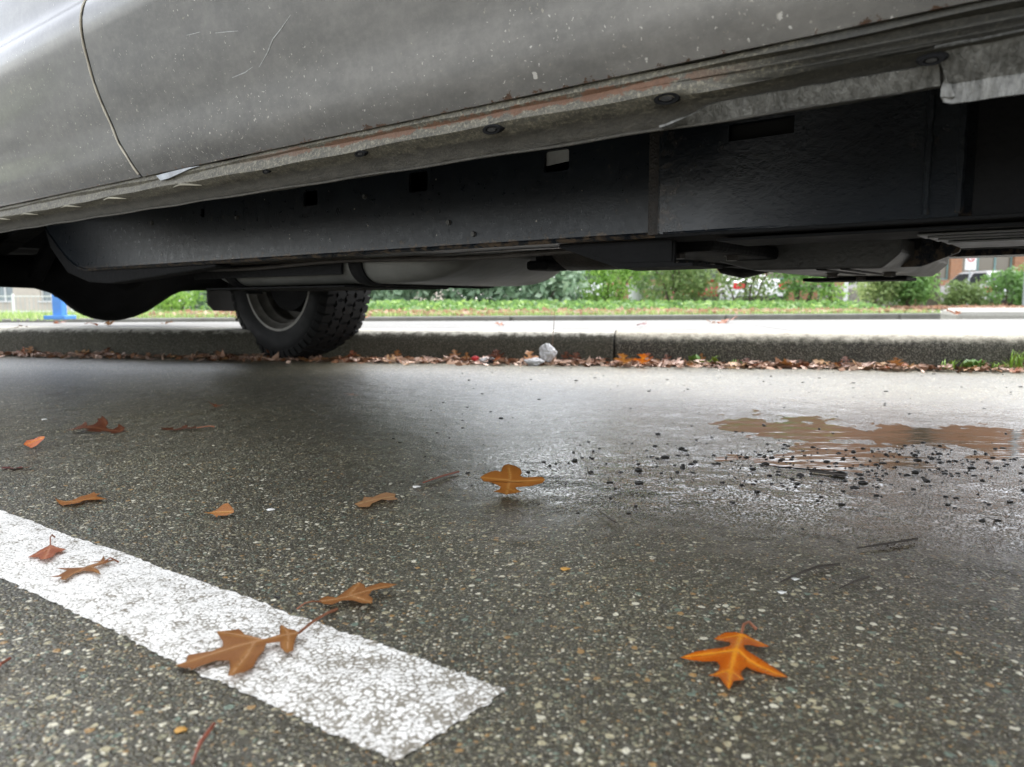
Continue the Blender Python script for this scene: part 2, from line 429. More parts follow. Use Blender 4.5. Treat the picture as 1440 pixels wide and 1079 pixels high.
# far kerb of the side road, the planted verge behind it and the path through the hedge
FK = lambda x: 7.25 + (x + 1.4) * 0.375
b = MB()
for x0, x1 in ((-7.5, -5.02), (-5, -2.52), (-2.5, -0.02), (0, 2.48), (2.5, 4.98), (5, 7.48), (7.5, 9.98), (10, 14)):
    b.prism([(x0, FK(x0)), (x1, FK(x1)), (x1 - 0.06, FK(x1) + 0.16), (x0 - 0.06, FK(x0) + 0.16)], -0.25, 0.115)
tag(b.build('kerb', concrete_mat('far_kerb', (0.17, 0.165, 0.14), (0.09, 0.088, 0.072)), bevel=0.02), kind='structure')
def sheet(name, f, x0, x1, y0, y1, mat, nx=40, ny=24):
    b = MB()
    def P(u, v):
        x = x0 + (x1 - x0) * u; ya = y0(x) if callable(y0) else y0
        y = ya + (y1 - ya) * v; return (x, y, f(x, y))
    b.grid(P, nx, ny); return tag(b.build(name, mat, sm=2), kind='structure')
gmat = Mat('turf')
gmat.out(gmat.mix(gmat.rng(gmat.noise(3, 6, 0.7), 0.35, 0.65), (0.10, 0.14, 0.03), (0.17, 0.20, 0.05)), 0.9, 0, gmat.bump(gmat.noise(60, 4), 0.6, 0.03))
soil = Mat('leaf_strewn_soil')
soil.out(soil.mix(soil.rng(soil.noise(4, 6, 0.7), 0.35, 0.65), (0.06, 0.05, 0.025), (0.10, 0.12, 0.04)), 0.9, 0, soil.bump(soil.noise(40, 4), 0.6, 0.03))
sheet('verge', lambda x, y: 0.11 + 0.03 * smooth((y - FK(x)) / 3) + gz(x, y), -3.6, 5.9, lambda x: FK(x) + 0.14, 15.0, soil)
sheet('lawn', lambda x, y: 0.11 + gz(x, y) * 1.2, -24, -3.6, lambda x: max(5.6, FK(x) + 0.14) if x > -8 else 5.6, 34.0, gmat)
sheet('verge', lambda x, y: 0.11 + 0.03 * smooth((y - FK(x)) / 3), 7.0, 24, lambda x: FK(x) + 0.14, 16.0, soil)
sheet('path', lambda x, y: 0.118, 5.9, 7.0, lambda x: FK(x) + 0.15, 15.0, MAT['kerb_top'], 4, 4)

# ------------------------------------------------------------------ the pickup truck (built in its own axes: x forward, y to its left, z up)
TA = math.atan2(-0.61334, 0.78982)
TL = Vector((0.61334, 0.78982)) * 1.36
truck = empty('pickup_truck', (TL.x, TL.y, 0), TA, 'dark grey pickup truck with rusty sill and bare black frame, parked over the wet asphalt', 'truck')

def paint_mat():
    m = Mat('dusty_grey_paint')
    n = m.noise(2.5, 5, 0.6)
    c = m.mix(m.rng(n, 0.35, 0.65), (0.036, 0.036, 0.037), (0.060, 0.0595, 0.058))
    x, y, z = m.sep()
    # dust and grit thrown up along the lower door
    wv_ = m.node('ShaderNodeVectorMath', {'operation': 'ADD'}); m.put(wv_.inputs[0], m.co); sc_ = m.node('ShaderNodeVectorMath', {'operation': 'SCALE'}); m.put(sc_.inputs[0], m.noise(150, 3, out='Color')); m.put(sc_.inputs['Scale'], 0.011); m.put(wv_.inputs[1], sc_.outputs[0]); wv_ = wv_.outputs[0]
    v = m.vor(170.0, co=wv_, out=None); rc = m.node('ShaderNodeSeparateColor', None, Color=v.outputs['Color']).outputs
    dens = m.math('ADD', m.rng(z, 0.45, 0.68, 0.20, 0.0), m.rng(m.noise(3.2, 4, 0.6), 0.35, 0.7, -0.14, 0.20))
    size = m.math('MULTIPLY', rc[1], 0.26)
    sp = m.math('MULTIPLY', m.math('LESS_THAN', v.outputs['Distance'], size), m.math('LESS_THAN', rc[0], dens))
    v2 = m.vor(62.0, co=wv_, out=None); r2 = m.node('ShaderNodeSeparateColor', None, Color=v2.outputs['Color']).outputs
    sp2 = m.math('MULTIPLY', m.math('LESS_THAN', m.math('ADD', v2.outputs['Distance'], m.rng(m.noise(300, 2), 0.3, 0.7, -0.05, 0.05)), m.math('MULTIPLY', r2[1], 0.19)), m.math('LESS_THAN', r2[0], m.math('MULTIPLY', dens, 0.55)))
    v3 = m.vor(430.0, co=wv_, out=None); r3 = m.node('ShaderNodeSeparateColor', None, Color=v3.outputs['Color']).outputs
    sp3 = m.math('MULTIPLY', m.math('LESS_THAN', v3.outputs['Distance'], m.math('MULTIPLY', r3[1], 0.45)), m.math('LESS_THAN', r3[0], m.math('MULTIPLY', dens, 0.5)))
    sp = m.math('MAXIMUM', sp, sp3)
    dust_sheen = m.math('ADD', m.math('ADD', m.rng(m.node('ShaderNodeTexNoise', None, Vector=m.mapv((5, 5, 14), rot=(0, .25, 0)), Scale=2.5, Detail=7.0, Roughness=0.7).outputs['Fac'], .42, .68, 0, .16), m.rng(m.noise(90, 6, 0.75), 0.45, 0.75, 0, 0.14)), m.math('MULTIPLY', m.rng(x, -1.15, -0.2, 0.0, 0.46), m.rng(m.noise(6, 6, 0.7), 0.3, 0.7, 0.6, 1.1)))
    c = m.mix(dust_sheen, c, (0.30, 0.285, 0.26))  # mottled dust, plus reflected ground light painted paler towards the front
    c = m.mix(m.math('MAXIMUM', sp, sp2), c, m.mix(rc[2], (0.24, 0.22, 0.18), (0.50, 0.48, 0.44)))
    # rust creeping up from the door hem
    rn = m.math('ADD', m.math('SUBTRACT', z, 0.4455), m.rng(m.noise(45, 6, 0.75), 0.42, 0.66, 0.006, -0.007))
    c = m.mix(m.rng(rn, -0.001, 0.001, 1, 0), c, m.mix(m.noise(160, 3), (0.03, 0.017, 0.011), (0.11, 0.055, 0.03)))
    rough = m.math('MAXIMUM', m.rng(n, 0.3, 0.7, 0.26, 0.36), m.math('MULTIPLY', m.math('MAXIMUM', sp, sp2), 0.9))
    return m.out(c, rough, 0.35, m.bump(m.noise(700, 2), 0.06, 0.0006), Coat_Weight=0.55, Coat_Roughness=0.09)
def sill_mat():
    m = Mat('rusty_dirty_sill')
    x, y, z = m.sep()
    st = m.mapv((16, 34, 44)); n = m.node('ShaderNodeTexNoise', None, Vector=st, Scale=3.0, Detail=7.0, Roughness=0.7).outputs['Fac']
    n2 = m.noise(260, 5, 0.8)
    c = m.mix(m.rng(n, 0.35, 0.65), (0.055, 0.051, 0.040), (0.12, 0.11, 0.083))
    c = m.mix(m.rng(n2, 0.5, 0.64, 0, 0.8), c, (0.26, 0.235, 0.17))
    c = m.mix(m.rng(n2, 0.40, 0.3, 0, 0.8), c, (0.035, 0.033, 0.028))
    # dark smoother face under the ridge, and the plain front end
    low = m.rng(m.math('ADD', z, m.rng(n, 0.3, 0.7, -0.002, 0.002)), 0.4165, 0.4195, 1, 0)
    c = m.mix(m.math('MULTIPLY', low, 0.85), c, m.mix(m.rng(n, 0.3, 0.7), (0.028, 0.0255, 0.021), (0.060, 0.054, 0.044)))
    fr = m.rng(m.math('ADD', x, m.rng(n, 0.3, 0.7, -0.07, 0.07)), -0.25, -0.18)
    c = m.mix(m.math('MULTIPLY', fr, 0.8), c, m.mix(n, (0.012, 0.012, 0.010), (0.035, 0.033, 0.028)))
    # rust band just under the door gap
    rz = m.math('ABSOLUTE', m.math('SUBTRACT', z, m.rng(x, -1.0, -0.25, 0.4395, 0.4345)))
    rb = m.math('ADD', rz, m.rng(m.noise(38, 6, 0.75), 0.35, 0.65, 0.004, -0.0035))
    band = m.math('MULTIPLY', m.rng(rb, 0.0026, 0.0042, 1, 0), m.math('MULTIPLY', m.rng(x, -0.95, -0.75), m.rng(x, -0.30, -0.22, 1, 0)))
    c = m.mix(band, c, m.mix(m.noise(240, 4), (0.07, 0.036, 0.02), (0.17, 0.085, 0.045)))
    # bare hammered flange at the front
    return m.out(c, 0.62, 0.1, m.bump(m.math('ADD', n2, m.noise(320, 3)), 0.45, 0.0022))
P_paint = paint_mat(); P_sill = sill_mat()
P_frame = Mat('greasy_black_frame')
_n = P_frame.noise(9, 6, 0.7); _n2 = P_frame.noise(70, 6, 0.7)
_x, _y, _z = P_frame.sep()
_c = P_frame.mix(P_frame.rng(_n, 0.35, 0.65), (0.004, 0.006, 0.009), (0.010, 0.0135, 0.018))
_c = P_frame.mix(P_frame.rng(P_frame.math('ADD', _n2, P_frame.rng(_z, 0.335, 0.352, 0.16, 0)), 0.62, 0.74, 0, 0.8), _c, (0.12, 0.085, 0.055))
_v = P_frame.vor(120.0, out=None); _r = P_frame.node('ShaderNodeSeparateColor', None, Color=_v.outputs['Color']).outputs
_s = P_frame.math('MULTIPLY', P_frame.math('LESS_THAN', _v.outputs['Distance'], 0.16), P_frame.math('LESS_THAN', _r[0], 0.035))
_c = P_frame.mix(_s, _c, (0.25, 0.23, 0.19))
_crust = P_frame.rng(_x, -0.36, -0.18, 0.12, 1.0)
P_frame.out(_c, P_frame.rng(_n2, 0.3, 0.7, 0.24, 0.42), 0.0, P_frame.bump(P_frame.noise(75, 7, 0.72), P_frame.math('MULTIPLY', _crust, 0.9), 0.006), Specular_IOR_Level=0.35)
P_black = plain('black_underbody', (0.009, 0.009, 0.0095), 0.75, 0, 0.5, 15, 0.5, 0.004, Specular_IOR_Level=0.15)
P_tank = plain('grey_fuel_tank', (0.15, 0.15, 0.138), 0.45, 0.2, 0.3, 9, 0.3, 0.003)
P_pipe = plain('dull_exhaust_steel', (0.055, 0.048, 0.042), 0.55, 0.4, 0.5, 25, 0.5, 0.003)
P_alu = plain('dull_cast_metal', (0.085, 0.083, 0.078), 0.5, 0.3, 0.35, 22, 0.4, 0.003)
P_flange = Mat('hammered_flange')
_n = P_flange.node('ShaderNodeTexNoise', None, Vector=P_flange.mapv((110, 60, 34)), Scale=1.6, Detail=5.0, Roughness=0.65).outputs['Fac']
P_flange.out(P_flange.mix(P_flange.rng(_n, 0.35, 0.65), (0.07, 0.068, 0.06), (0.18, 0.176, 0.16)), 0.36, 0.35, P_flange.bump(_n, 0.8, 0.005))
P_rub = plain('tyre_rubber', (0.006, 0.006, 0.0063), 0.7, 0, 0.5, 30, 0.3, 0.002, Specular_IOR_Level=0.25)
P_rim = plain('dirty_wheel_steel', (0.21, 0.20, 0.18), 0.55, 0.3, 0.4, 18, 0.3, 0.002)
P_glass = Mat('dark_glass').out((0.02, 0.022, 0.024), 0.05, 0, None, Specular_IOR_Level=0.6)
P_plast = plain('black_trim', (0.025, 0.025, 0.025), 0.55, 0, 0.3, 30, 0.2, 0.001)
P_seam_glint = Mat('dirty_seam_glint').out((0.40, 0.36, 0.28), 0.5)

# --- body side: height profile of the flank (half width against height)
FL = [(0.445, .772), (0.452, .777), (0.47, .785), (0.52, .797), (0.57, .814), (0.61, .827), (0.65, .841), (0.668, .845), (0.682, .842), (0.700, .830), (0.716, .824), (0.735, .826), (0.76, .829),
      (0.83, .824), (0.88, .822), (0.95, .820), (1.02, .812)]
def flank(z):
    for (z0, y0), (z1, y1) in zip(FL, FL[1:]):
        if z <= z1: return y0 + (y1 - y0) * max(0, (z - z0)) / (z1 - z0)
    return FL[-1][1]
def on_door(u, v):
    """a photograph pixel on the near flank -> truck x, z (fixed point on the flank profile)"""
    y = -0.80
    cp, sp = math.cos(PITCH), math.sin(PITCH); cx = (u - 720) / F; cy = -(v - 539.5) / F
    r = (cx, cp + sp * cy, -sp + cp * cy); fw = (0.78982, -0.61334); lf = (0.61334, 0.78982)
    for _ in range(8):
        t = (y + 1.36) / (r[0] * lf[0] + r[1] * lf[1])
        x = t * (r[0] * fw[0] + r[1] * fw[1]); z = CAMH + r[2] * t; y = -flank(z)
    return x, y, z
SEAM = sorted((on_door(*q)[2], on_door(*q)[0]) for q in ((197, 246), (181, 222), (167, 200), (143, 143), (132, 113), (125, 87), (118, 60), (115, 33), (117, 14), (122, 0), (135, -40), (160, -90)))
SEAM.append((1.03, SEAM[-1][1] + .05))
def seam(z):
    for (z0, x0), (z1, x1) in zip(SEAM, SEAM[1:]):
        if z <= z1: return x0 + (x1 - x0) * (z - z0) / (z1 - z0)
    return SEAM[-1][1]
def flank_panel(name, side, xa, xb, zb, zt, nx=40, nz=44, mat=None, parent=truck, hem=0.0):
    b = MB()
    def P(u, v):
        x_ = xa(0.6) + (xb(0.6) - xa(0.6)) * u
        z0 = zb(x_); z = z0 + (zt - z0) * v
        x = xa(z) + (xb(z) - xa(z)) * u
        return (x, side * flank(z), z)
    b.grid(P, nx, nz)
    # rolled edges: a narrow return inwards all round
    vs = b.v; w = nx + 1
    ring = [j * w for j in range(nz, -1, -1)] + [i for i in range(1, w)] + [j * w + nx for j in range(1, nz + 1)]
    base = len(b.v)
    for k in ring:
        x, y, z = vs[k]; b.v.append((x, y - side * 0.02, z + (0.002 if k < w else 0)))
    for q in range(len(ring) - 1): b.f.append((ring[q], ring[q + 1], base + q + 1, base + q))
    return b.build(name, mat or P_paint, parent, sm=True)
G = 0.0028
ARCH_R, ARCH_F = -2.78, 0.80
def arch(x, cx, r=0.47, zc=0.37, base=0.445):
    d = abs(x - cx)
    return max(base, zc + math.sqrt(max(0, r * r - d * d))) if d < r else base
for side in (-1, 1):
    dr = flank_panel('door', side, lambda z: seam(z) + G, lambda z: -0.034, lambda x: 0.4455, 1.02, 60, 50)
    h = MB(); h.box(-1.16, -1.02, side * .815 - .012, side * .815 + .028, 0.90, 0.925, 0.008); h.build('handle', P_plast, dr)
    flank_panel('cab_corner', side, lambda z: -2.05, lambda z: seam(z) - G, lambda x: 0.4455 , 1.02, 40, 44)
    flank_panel('fender', side, lambda z: -0.028, lambda z: 1.42, lambda x: arch(x, ARCH_F), 0.98, 120, 36)
    flank_panel('bed_side', side, lambda z: -3.95, lambda z: -2.08, lambda x: arch(x, ARCH_R, 0.49), 1.02, 120, 36)
    # jamb behind the gaps
    for xa_, xb_ in ((-1.34, -1.10), (-.06, .0)):
        b = MB(); b.box(xa_, xb_, side * .74, side * .758, 0.45, 1.0); b.build('door_jamb', P_black, truck)
    # greenhouse of the cab
    b = MB(); b.add([(0.02, side * .80, 1.02), (-2.04, side * .80, 1.02), (-1.95, side * .62, 1.52), (-.55, side * .62, 1.52)], [(0, 1, 2, 3)])
    pil = b.build('pillar', P_paint, truck, solid=0.03, off=0)
    b = MB()
    for q in ([(-.16, 1.06), (-1.16, 1.06), (-1.13, 1.47), (-.56, 1.47)], [(-1.25, 1.06), (-1.95, 1.06), (-1.88, 1.47), (-1.22, 1.47)]):
        b.add([(x, side * (.80 - .36 * (z - 1.02) + .018), z) for x, z in q], [(0, 1, 2, 3)])
        b.add([(x, side * (.80 - .36 * (z - 1.02) + .022), z) for x, z in q], [(0, 1, 2, 3)])
    b.build('side_window', P_glass, pil)
# caught light and tan dirt painted as a bead on the near door seam, and scratches in its paint
b = MB(); zs = [0.449 + 0.575 * k / 60 for k in range(61)]
b.tube([(seam(z) - G - 0.0006, -flank(z) - 0.0002, z) for z in zs], [0.0016 + 0.0004 * math.sin(k * 2.1) for k in range(61)], 6)
door_near = [o for o in truck.children if o.name.startswith('door') and 'jamb' not in o.name][0]
b.build('seam_glint', P_seam_glint, door_near)
P_scr = plain('pale_scratch', (0.30, 0.30, 0.29), 0.6, 0, 0.4, 200, 0)
for path, w in ([[(411, 17), (396, 40), (384, 55), (376, 75), (362, 98)], .0011], [[(358, 92), (345, 102), (322, 111)], .0010], [[(297, 47), (318, 45), (341, 43)], .0009],
                [[(300, 40), (270, 48), (250, 52)], .0006], [[(690, 104), (730, 104)], .0007]):
    b = MB(); b.tube([Vector(on_door(*q)) + Vector((0, 0.0004, 0)) for q in path], [w * k for k in ([.3] + [1] * (len(path) - 2) + [.3])], 6)
    b.build('scratch', P_scr, door_near)

# --- sill (rocker panel): cross section drawn out along the cab
def sill(side):
    prof = [(.752, .447), (.768, .4462), (.7695, .4405), (.7665, .4375), (.7672, .433), (.7685, .4285), (.7690, .425), (.7655, .4225), (.757, .4195), (.750, .4155), (.7445, .4085), (.7415, .4035),
            (.7390, .4020), (.7360, .4035), (.735, .420), (.70, .455)]
    b = MB(); n = 170; x0, x1 = -2.05, 0.30; rr = random.Random(4)
    vs = []
    for i in range(n + 1):
        x = x0 + (x1 - x0) * i / n
        fade = smooth((x + .30) / .12)
        for j, (y, z) in enumerate(prof):
            wob = 0.0009 * math.sin(x * 9 + j) + 0.0006 * math.sin(x * 37 + j * 2)
            if 2 <= j <= 6: y -= fade * 0.004 * (j - 2) ; z += fade * 0.0012 * math.sin(j * 2.4)
            vs.append((x, side * (y + wob * 0.6), z + wob))
    w = len(prof)
    b.add(vs, [(i * w + j, i * w + j + 1, (i + 1) * w + j + 1, (i + 1) * w + j) for i in range(n) for j in range(w - 1)])
    o = b.build('rocker_panel', P_sill, truck, sm=True, fix=True)
    return o
rk = sill(-1); sill(1)
# thin folded seam lines of the sill
b = MB(); b.tube([(-2.0 + 0.02 * k, -.7420 - .0004 * math.sin(k), .4022 + .0006 * math.sin(k * .7)) for k in range(95)], 0.0016, 6); b.build('pinch_weld', P_sill, rk)
b = MB()
for z, y in ((.4330, .768), (.4292, .766)): b.tube([(-.33 + .01 * k, -(y - .0005 - .0085 * smooth((-.33 + .01 * k + .30) / .12) * (1 if z < .432 else .5)), z) for k in range(50)], 0.0009, 6)
b.build('moulding_line', P_sill, rk)
P_button = plain('dusty_rubber', (0.022, 0.021, 0.02), 0.6, 0, 0.4, 200, 0.2, 0.001)
# rubber plugs in the sill
for x, y, z, k in ((-.870, .7625, .4235, .5), (-.683, .7640, .4238, .65), (-.486, .7640, .4240, .85), (-.297, .7615, .4240, .9), (-.10, .757, .4185, .6)):
    M_ = Matrix.Translation((x, -y, z)) @ Matrix.Rotation(R(38), 4, 'X')
    def oval(prof):
        q = MB(); q.lathe(prof, (0, 0, 0), 24, 'z'); b_ = MB()
        b_.add([M_ @ Vector((v[0] * 1.15, -v[2], v[1] * .50)) for v in q.v], q.f); return b_
    pl = oval([(.0008, .0150 * k), (.0014, .0140 * k), (.0024, .0120 * k), (.0052, .0112 * k), (.0052, .0075 * k), (.0034, .0068 * k), (.0034, .0004)]).build('plug', P_black, rk, sm=True)
    oval([(.0036, .0060 * k), (.0046, .0050 * k), (.0048, .0003)]).build('plug_button', P_button, pl, sm=True)
# dents with pale lifted edges towards the rear
for x in (-1.30, -1.47, -1.66, -1.80, -1.07):
    b = MB(); b.tube([(x - .035, -.7665, .4225), (x - .01, -.7685, .4240), (x + .015, -.7670, .4215), (x + .035, -.761, .4195)], [.0006, .0018, .0016, .0005], 6)
    b.build('dent', plain('pale_edge', (0.26, 0.24, 0.18), 0.6), rk, sm=True)
# torn strip of bare pale tape at the door corner
b = MB(); tp = [(-1.145, .4430), (-1.132, .4345), (-1.105, .4355), (-1.05, .4425), (-1.02, .4440), (-1.05, .4450), (-1.075, .4447), (-1.10, .4444)]
b.prism([(x, z) for x, z in tp], -.7716, -.7702, 'y'); b.build('torn_tape', plain('pale_tape', (0.27, 0.285, 0.30), 0.5, 0, 0.5, 45, 0.4, 0.002), rk)
# hammered flange at the front end of the sill, with the drop beyond the notch
b = MB()
def fl(u, v):
    x = -.31 + .2135 * u; return (x, -.7432 - .0085 * v - .0006 * math.sin(x * 160) * v, .4020 + .0130 * v * smooth((x + .31) / .06) + .0004 * math.sin(x * 230))
b.grid(fl, 80, 6)
def fl2(u, v):
    x = -.0985 + (.012 * (1 - v) if u == 0 else 0) + .38 * u; z = .3885 + .0355 * v + (.004 * (1 - u * 40) * (v < .3) if u < .025 else 0)
    return (x, -(.7445 + max(0, z - .402) * .80) - .0007 * math.sin(x * 190 + v * 5), z)
b.grid(fl2, 80, 8)
b.build('sill_flange', P_flange, rk, solid=0.002, fix=False)

# --- floor and underside
b = MB(); b.box(-2.05, .05, -.70, .70, .468, .49); b.box(-3.9, -2.08, -.66, .66, .60, .63); b.box(.05, 1.40, -.62, .62, .62, .64)
b.box(-2.10, -2.05, -.70, .70, .468, .66); b.box(.05, .09, -.70, .70, .468, .70)
b.build('floor_pan', P_black, truck)
# --- frame rails with their punched holes
def kick(x):
    return 0.20 * smooth((-2.05 - x) / 0.42) - 0.06 * smooth((-3.1 - x) / 0.4) + 0.05 * smooth((x - .35) / .3)
def rail(side, holes):
    b = MB(); yo = side * .5; yi = side * .425
    z0, z1 = .338, .470
    xs_ = sorted(set([-3.85 + .05 * k for k in range(104)] + [q for h in holes for q in h[:2]]))
    zs_ = sorted(set([z0, .36, .40, z1] + [q for h in holes for q in h[2:4]]))
    def hole(xa, xb, za, zb): return any(xa >= h[0] - 1e-6 and xb <= h[1] + 1e-6 and za >= h[2] - 1e-6 and zb <= h[3] + 1e-6 for h in holes)
    for xa, xb in zip(xs_, xs_[1:]):
        if xb - xa < 1e-6: continue
        for za, zb in zip(zs_, zs_[1:]):
            ka, kb = kick(xa), kick(xb)
            if not hole(xa, xb, za, zb):
                for y, t in ((yo, .005), ):
                    b.box(xa, xb, min(y, y - side * t), max(y, y - side * t), za, zb) if ka == kb == 0 else b.add(
                        [(xa, y, za + ka), (xb, y, zb * 0 + za + kb), (xb, y, zb + kb), (xa, y, zb + ka), (xa, y - side * t, za + ka), (xb, y - side * t, za + kb), (xb, y - side * t, zb + kb), (xa, y - side * t, zb + ka)],
                        [(0, 1, 2, 3), (4, 7, 6, 5), (0, 4, 5, 1), (3, 2, 6, 7), (0, 3, 7, 4), (1, 5, 6, 2)])
    # flanges and inner web
    prof = [(.5, .338), (.504, .335), (.50, .331), (.42, .331), (.42, .336), (.49, .338)]
    def sweep(prof):
        n = 104; vs = []
        for i in range(n + 1):
            x = -3.85 + .05 * i
            for y, z in prof: vs.append((x, side * y, z + kick(x)))
        w = len(prof)
        b.add(vs, [(i * w + j, i * w + (j + 1) % w, (i + 1) * w + (j + 1) % w, (i + 1) * w + j) for i in range(n) for j in range(w)])
    sweep(prof); sweep([(.425, .336), (.425, .470), (.42, .470), (.42, .336)])
    return b
HOLES = [(-1.147, -1.106, .424, .450), (-.876, -.835, .424, .455), (-.612, -.571, .428, .457), (-1.494, -1.480, .428, .446)]
fr_near = rail(-1, HOLES).build('frame_rail', P_frame, truck, fix=True)
fr_far = rail(1, []).build('frame_rail', P_frame, truck); fr_far.location.z = .013
# rounded corners of the punched holes
for x0, x1, z0, z1 in HOLES:
    for cx, cz, sx, sz in ((x0, z0, 1, 1), (x1, z0, -1, 1), (x0, z1, 1, -1), (x1, z1, -1, -1)):
        r_ = min(.006, (x1 - x0) * .3); b = MB()
        poly = [(cx, cz)] + [(cx + sx * r_ * (1 - math.cos(a)), cz + sz * r_ * (1 - math.sin(a))) for a in (math.pi / 2 * k / 5 for k in range(6))]
        b.prism(poly, -.4995, -.4955, 'y'); b.build('hole_corner', P_frame, fr_near)
P_hole_light = plain('pale_hole_light', (0.34, 0.34, 0.33), 0.5, 0, 0.2, 40, 0.2, 0.001)  # added pale plate: light showing through the rail hole, put into colour
b = MB(); b.prism([(-.6115, .438), (-.5715, .441), (-.5715, .4565), (-.6115, .4565)], -.4945, -.4935, 'y'); b.build('hole_light_patch', P_hole_light, fr_near)
# sleeve over the front part of the rail: proud plate with a slot, weld bead at its rear edge
b = MB()
xs_ = [-.424, -.341, -.268, -.113]; zs_ = [.333, .432, .4505, .468]
for i in range(3):
    for j in range(3):
        if (i, j) != (1, 1): b.box(xs_[i], xs_[i + 1], -.520, -.511, zs_[j], zs_[j + 1])
P_gloss = Mat('glossy_blue_black_box')
_n = P_gloss.noise(9, 6, 0.7); _n2 = P_gloss.noise(55, 7, 0.72); _x, _y, _z = P_gloss.sep()
_c = P_gloss.mix(P_gloss.rng(_n, 0.35, 0.65), (0.004, 0.006, 0.009), (0.011, 0.0145, 0.019))
_c = P_gloss.mix(P_gloss.rng(P_gloss.math('ADD', _n2, P_gloss.rng(_x, -.42, -.36, .1, 0)), 0.62, 0.78, 0, 0.7), _c, (0.065, 0.048, 0.035))
P_gloss.out(_c, P_gloss.rng(_n2, 0.3, 0.7, 0.12, 0.30), 0, P_gloss.bump(P_gloss.noise(70, 7, 0.72), P_gloss.rng(_x, -.36, -.18, .18, 1.0), 0.009), Specular_IOR_Level=0.5)
sl = b.build('rail_sleeve', P_gloss, fr_near, bevel=0.0)
b = MB(); b.prism([(-.4985, .334), (-.511, .334), (-.511, .467), (-.4985, .467)], -.4235, -.4185, 'x'); b.box(-.4185, -.113, -.511, -.4985, .334, .340); b.build('sleeve_return', P_gloss, sl)
b = MB(); b.tube([(-.4245, -.517, .334 + .0067 * k) for k in range(21)], .0042, 8); b.tube([(-.42 + .0155 * k, -.5165, .3335) for k in range(21)], .0042, 8); b.build('rolled_edge', P_gloss, sl, sm=True)
VOID = Mat('hole_shade_black').out((0.003, 0.003, 0.003), 0.9)  # black patches painted for the shade inside slots and holes
b = MB(); b.box(-.3405, -.2685, -.5108, -.5100, .4325, .450); b.build('slot', VOID, sl)
rr = random.Random(3)
for bx_, by_, r0_, r1_ in ((-.4285, -.503, .0045, .0015), (-.112, -.515, .004, .002), (-.138, -.520, .002, .002)):
    b = MB(); b.tube([(bx_, by_, .336 + .0065 * k) for k in range(21)], [r0_ + r1_ * rr.random() for k in range(21)], 8); b.build('weld_bead', P_frame, sl, sm=True)
b = MB(); b.box(-.448, -.4305, -.509, -.4997, .333, .4675, .0035); b.build('joint_flange', plain('rusty_black_joint', (0.022, 0.017, 0.014), 0.45, 0, 0.6, 60, 0.6, 0.004), fr_near, sm=True)
# lower lips of the rail under the sleeve
b = MB(); b.box(-.43, .25, -.522, -.44, .3285, .3325); b.box(-.36, .30, -.500, -.40, .3225, .3262); b.box(-.1, .3, -.51, -.43, .333, .46)
b.build('rail_flange', P_black, fr_near, bevel=.001)
b = MB()
for k, (y0, y1, z) in enumerate(((-.475, -.425, .3215), (-.462, -.40, .3195), (-.45, -.375, .3175), (-.44, -.34, .3150))):
    b.box(-.152 + .008 * k, .30, y0, y1, z - .0018, z, 0)
b.build('torsion_bar_mount', P_alu, truck, bevel=.0006)
# gusset plate under the rail, its window a black patch of painted shade
b = MB(); gp = [(-.60, .331), (-.425, .331), (-.425, .300), (-.505, .300)]
b.prism(gp, -.478, -.472, 'y')
b.add([(-.60, -.478, .331), (-.505, -.478, .300), (-.40, -.478, .300), (-.40, -.38, .300), (-.53, -.38, .300), (-.62, -.38, .331)], [(0, 1, 4, 5), (1, 2, 3, 4)])
g = b.build('gusset_plate', P_black, truck, solid=.004, fix=False)
b = MB(); b.prism([(-.520, .3185), (-.470, .3185), (-.474, .309), (-.512, .309)], -.4792, -.4781, 'y'); b.build('gusset_hole_shade', VOID, g)
# small studs and clips on the rail
for x, z in ((-.98, .427), (-.79, .372), (-.74, .352), (-1.36, .418), (-1.70, .43)):
    b = MB(); b.lathe([(-.004, .0004), (-.004, .0035), (0, .0045)], (x, -.500, z), 12, 'y'); b.build('rivet', P_alu, fr_near)

# --- fuel tank with strap
def rbox(b, x0, x1, y0, y1, z0, z1, r, end=0.06, n=8):
    """long tank: rounded cross section, ends drawn in"""
    sec = []
    for cy, cz, a0 in ((y1 - r, z0 + r, -90), (y1 - r, z1 - r, 0), (y0 + r, z1 - r, 90), (y0 + r, z0 + r, 180)):
        for k in range(n + 1):
            a = R(a0 + 90 * k / n); sec.append((cy + r * math.cos(a), cz + r * math.sin(a)))
    cy, cz = (y0 + y1) / 2, z1; st = []
    for k in range(9): a = math.pi / 2 * k / 8; st.append((x0 + end * (1 - math.sin(a)), 1 - .30 * (1 - math.cos(math.pi / 2 - a)) ))
    st = [(x0 + end * (1 - math.sin(math.pi / 2 * k / 8)), .70 + .30 * math.sin(math.pi / 2 * (1 - k / 8) + 0) * 0 + .30 * math.cos(math.pi / 2 * k / 8) * 0 + .30 * (1 - k / 8) ** .5) for k in range(8, -1, -1)]
    st = [(x0 + end * t, .55 + .45 * math.sqrt(max(0, 1 - (1 - t) ** 2))) for t in (0, .05, .15, .3, .5, .75, 1)]
    st += [(x1 - (q - x0), s_) for q, s_ in reversed(st)]
    vs = []; w = len(sec)
    for x, s_ in st:
        for y, z in sec: vs.append((x, cy + (y - cy) * s_, cz + (z - cz) * s_))
    fs = [(i * w + j, i * w + (j + 1) % w, (i + 1) * w + (j + 1) % w, (i + 1) * w + j) for i in range(len(st) - 1) for j in range(w)]
    fs += [tuple(range(w)), tuple(range((len(st) - 1) * w, len(st) * w))]
    b.add(vs, fs)
b = MB(); rbox(b, -1.72, -.86, -.40, .02, .287, .46, .045, .16); tk = b.build('fuel_tank', P_tank, truck, sm=True)
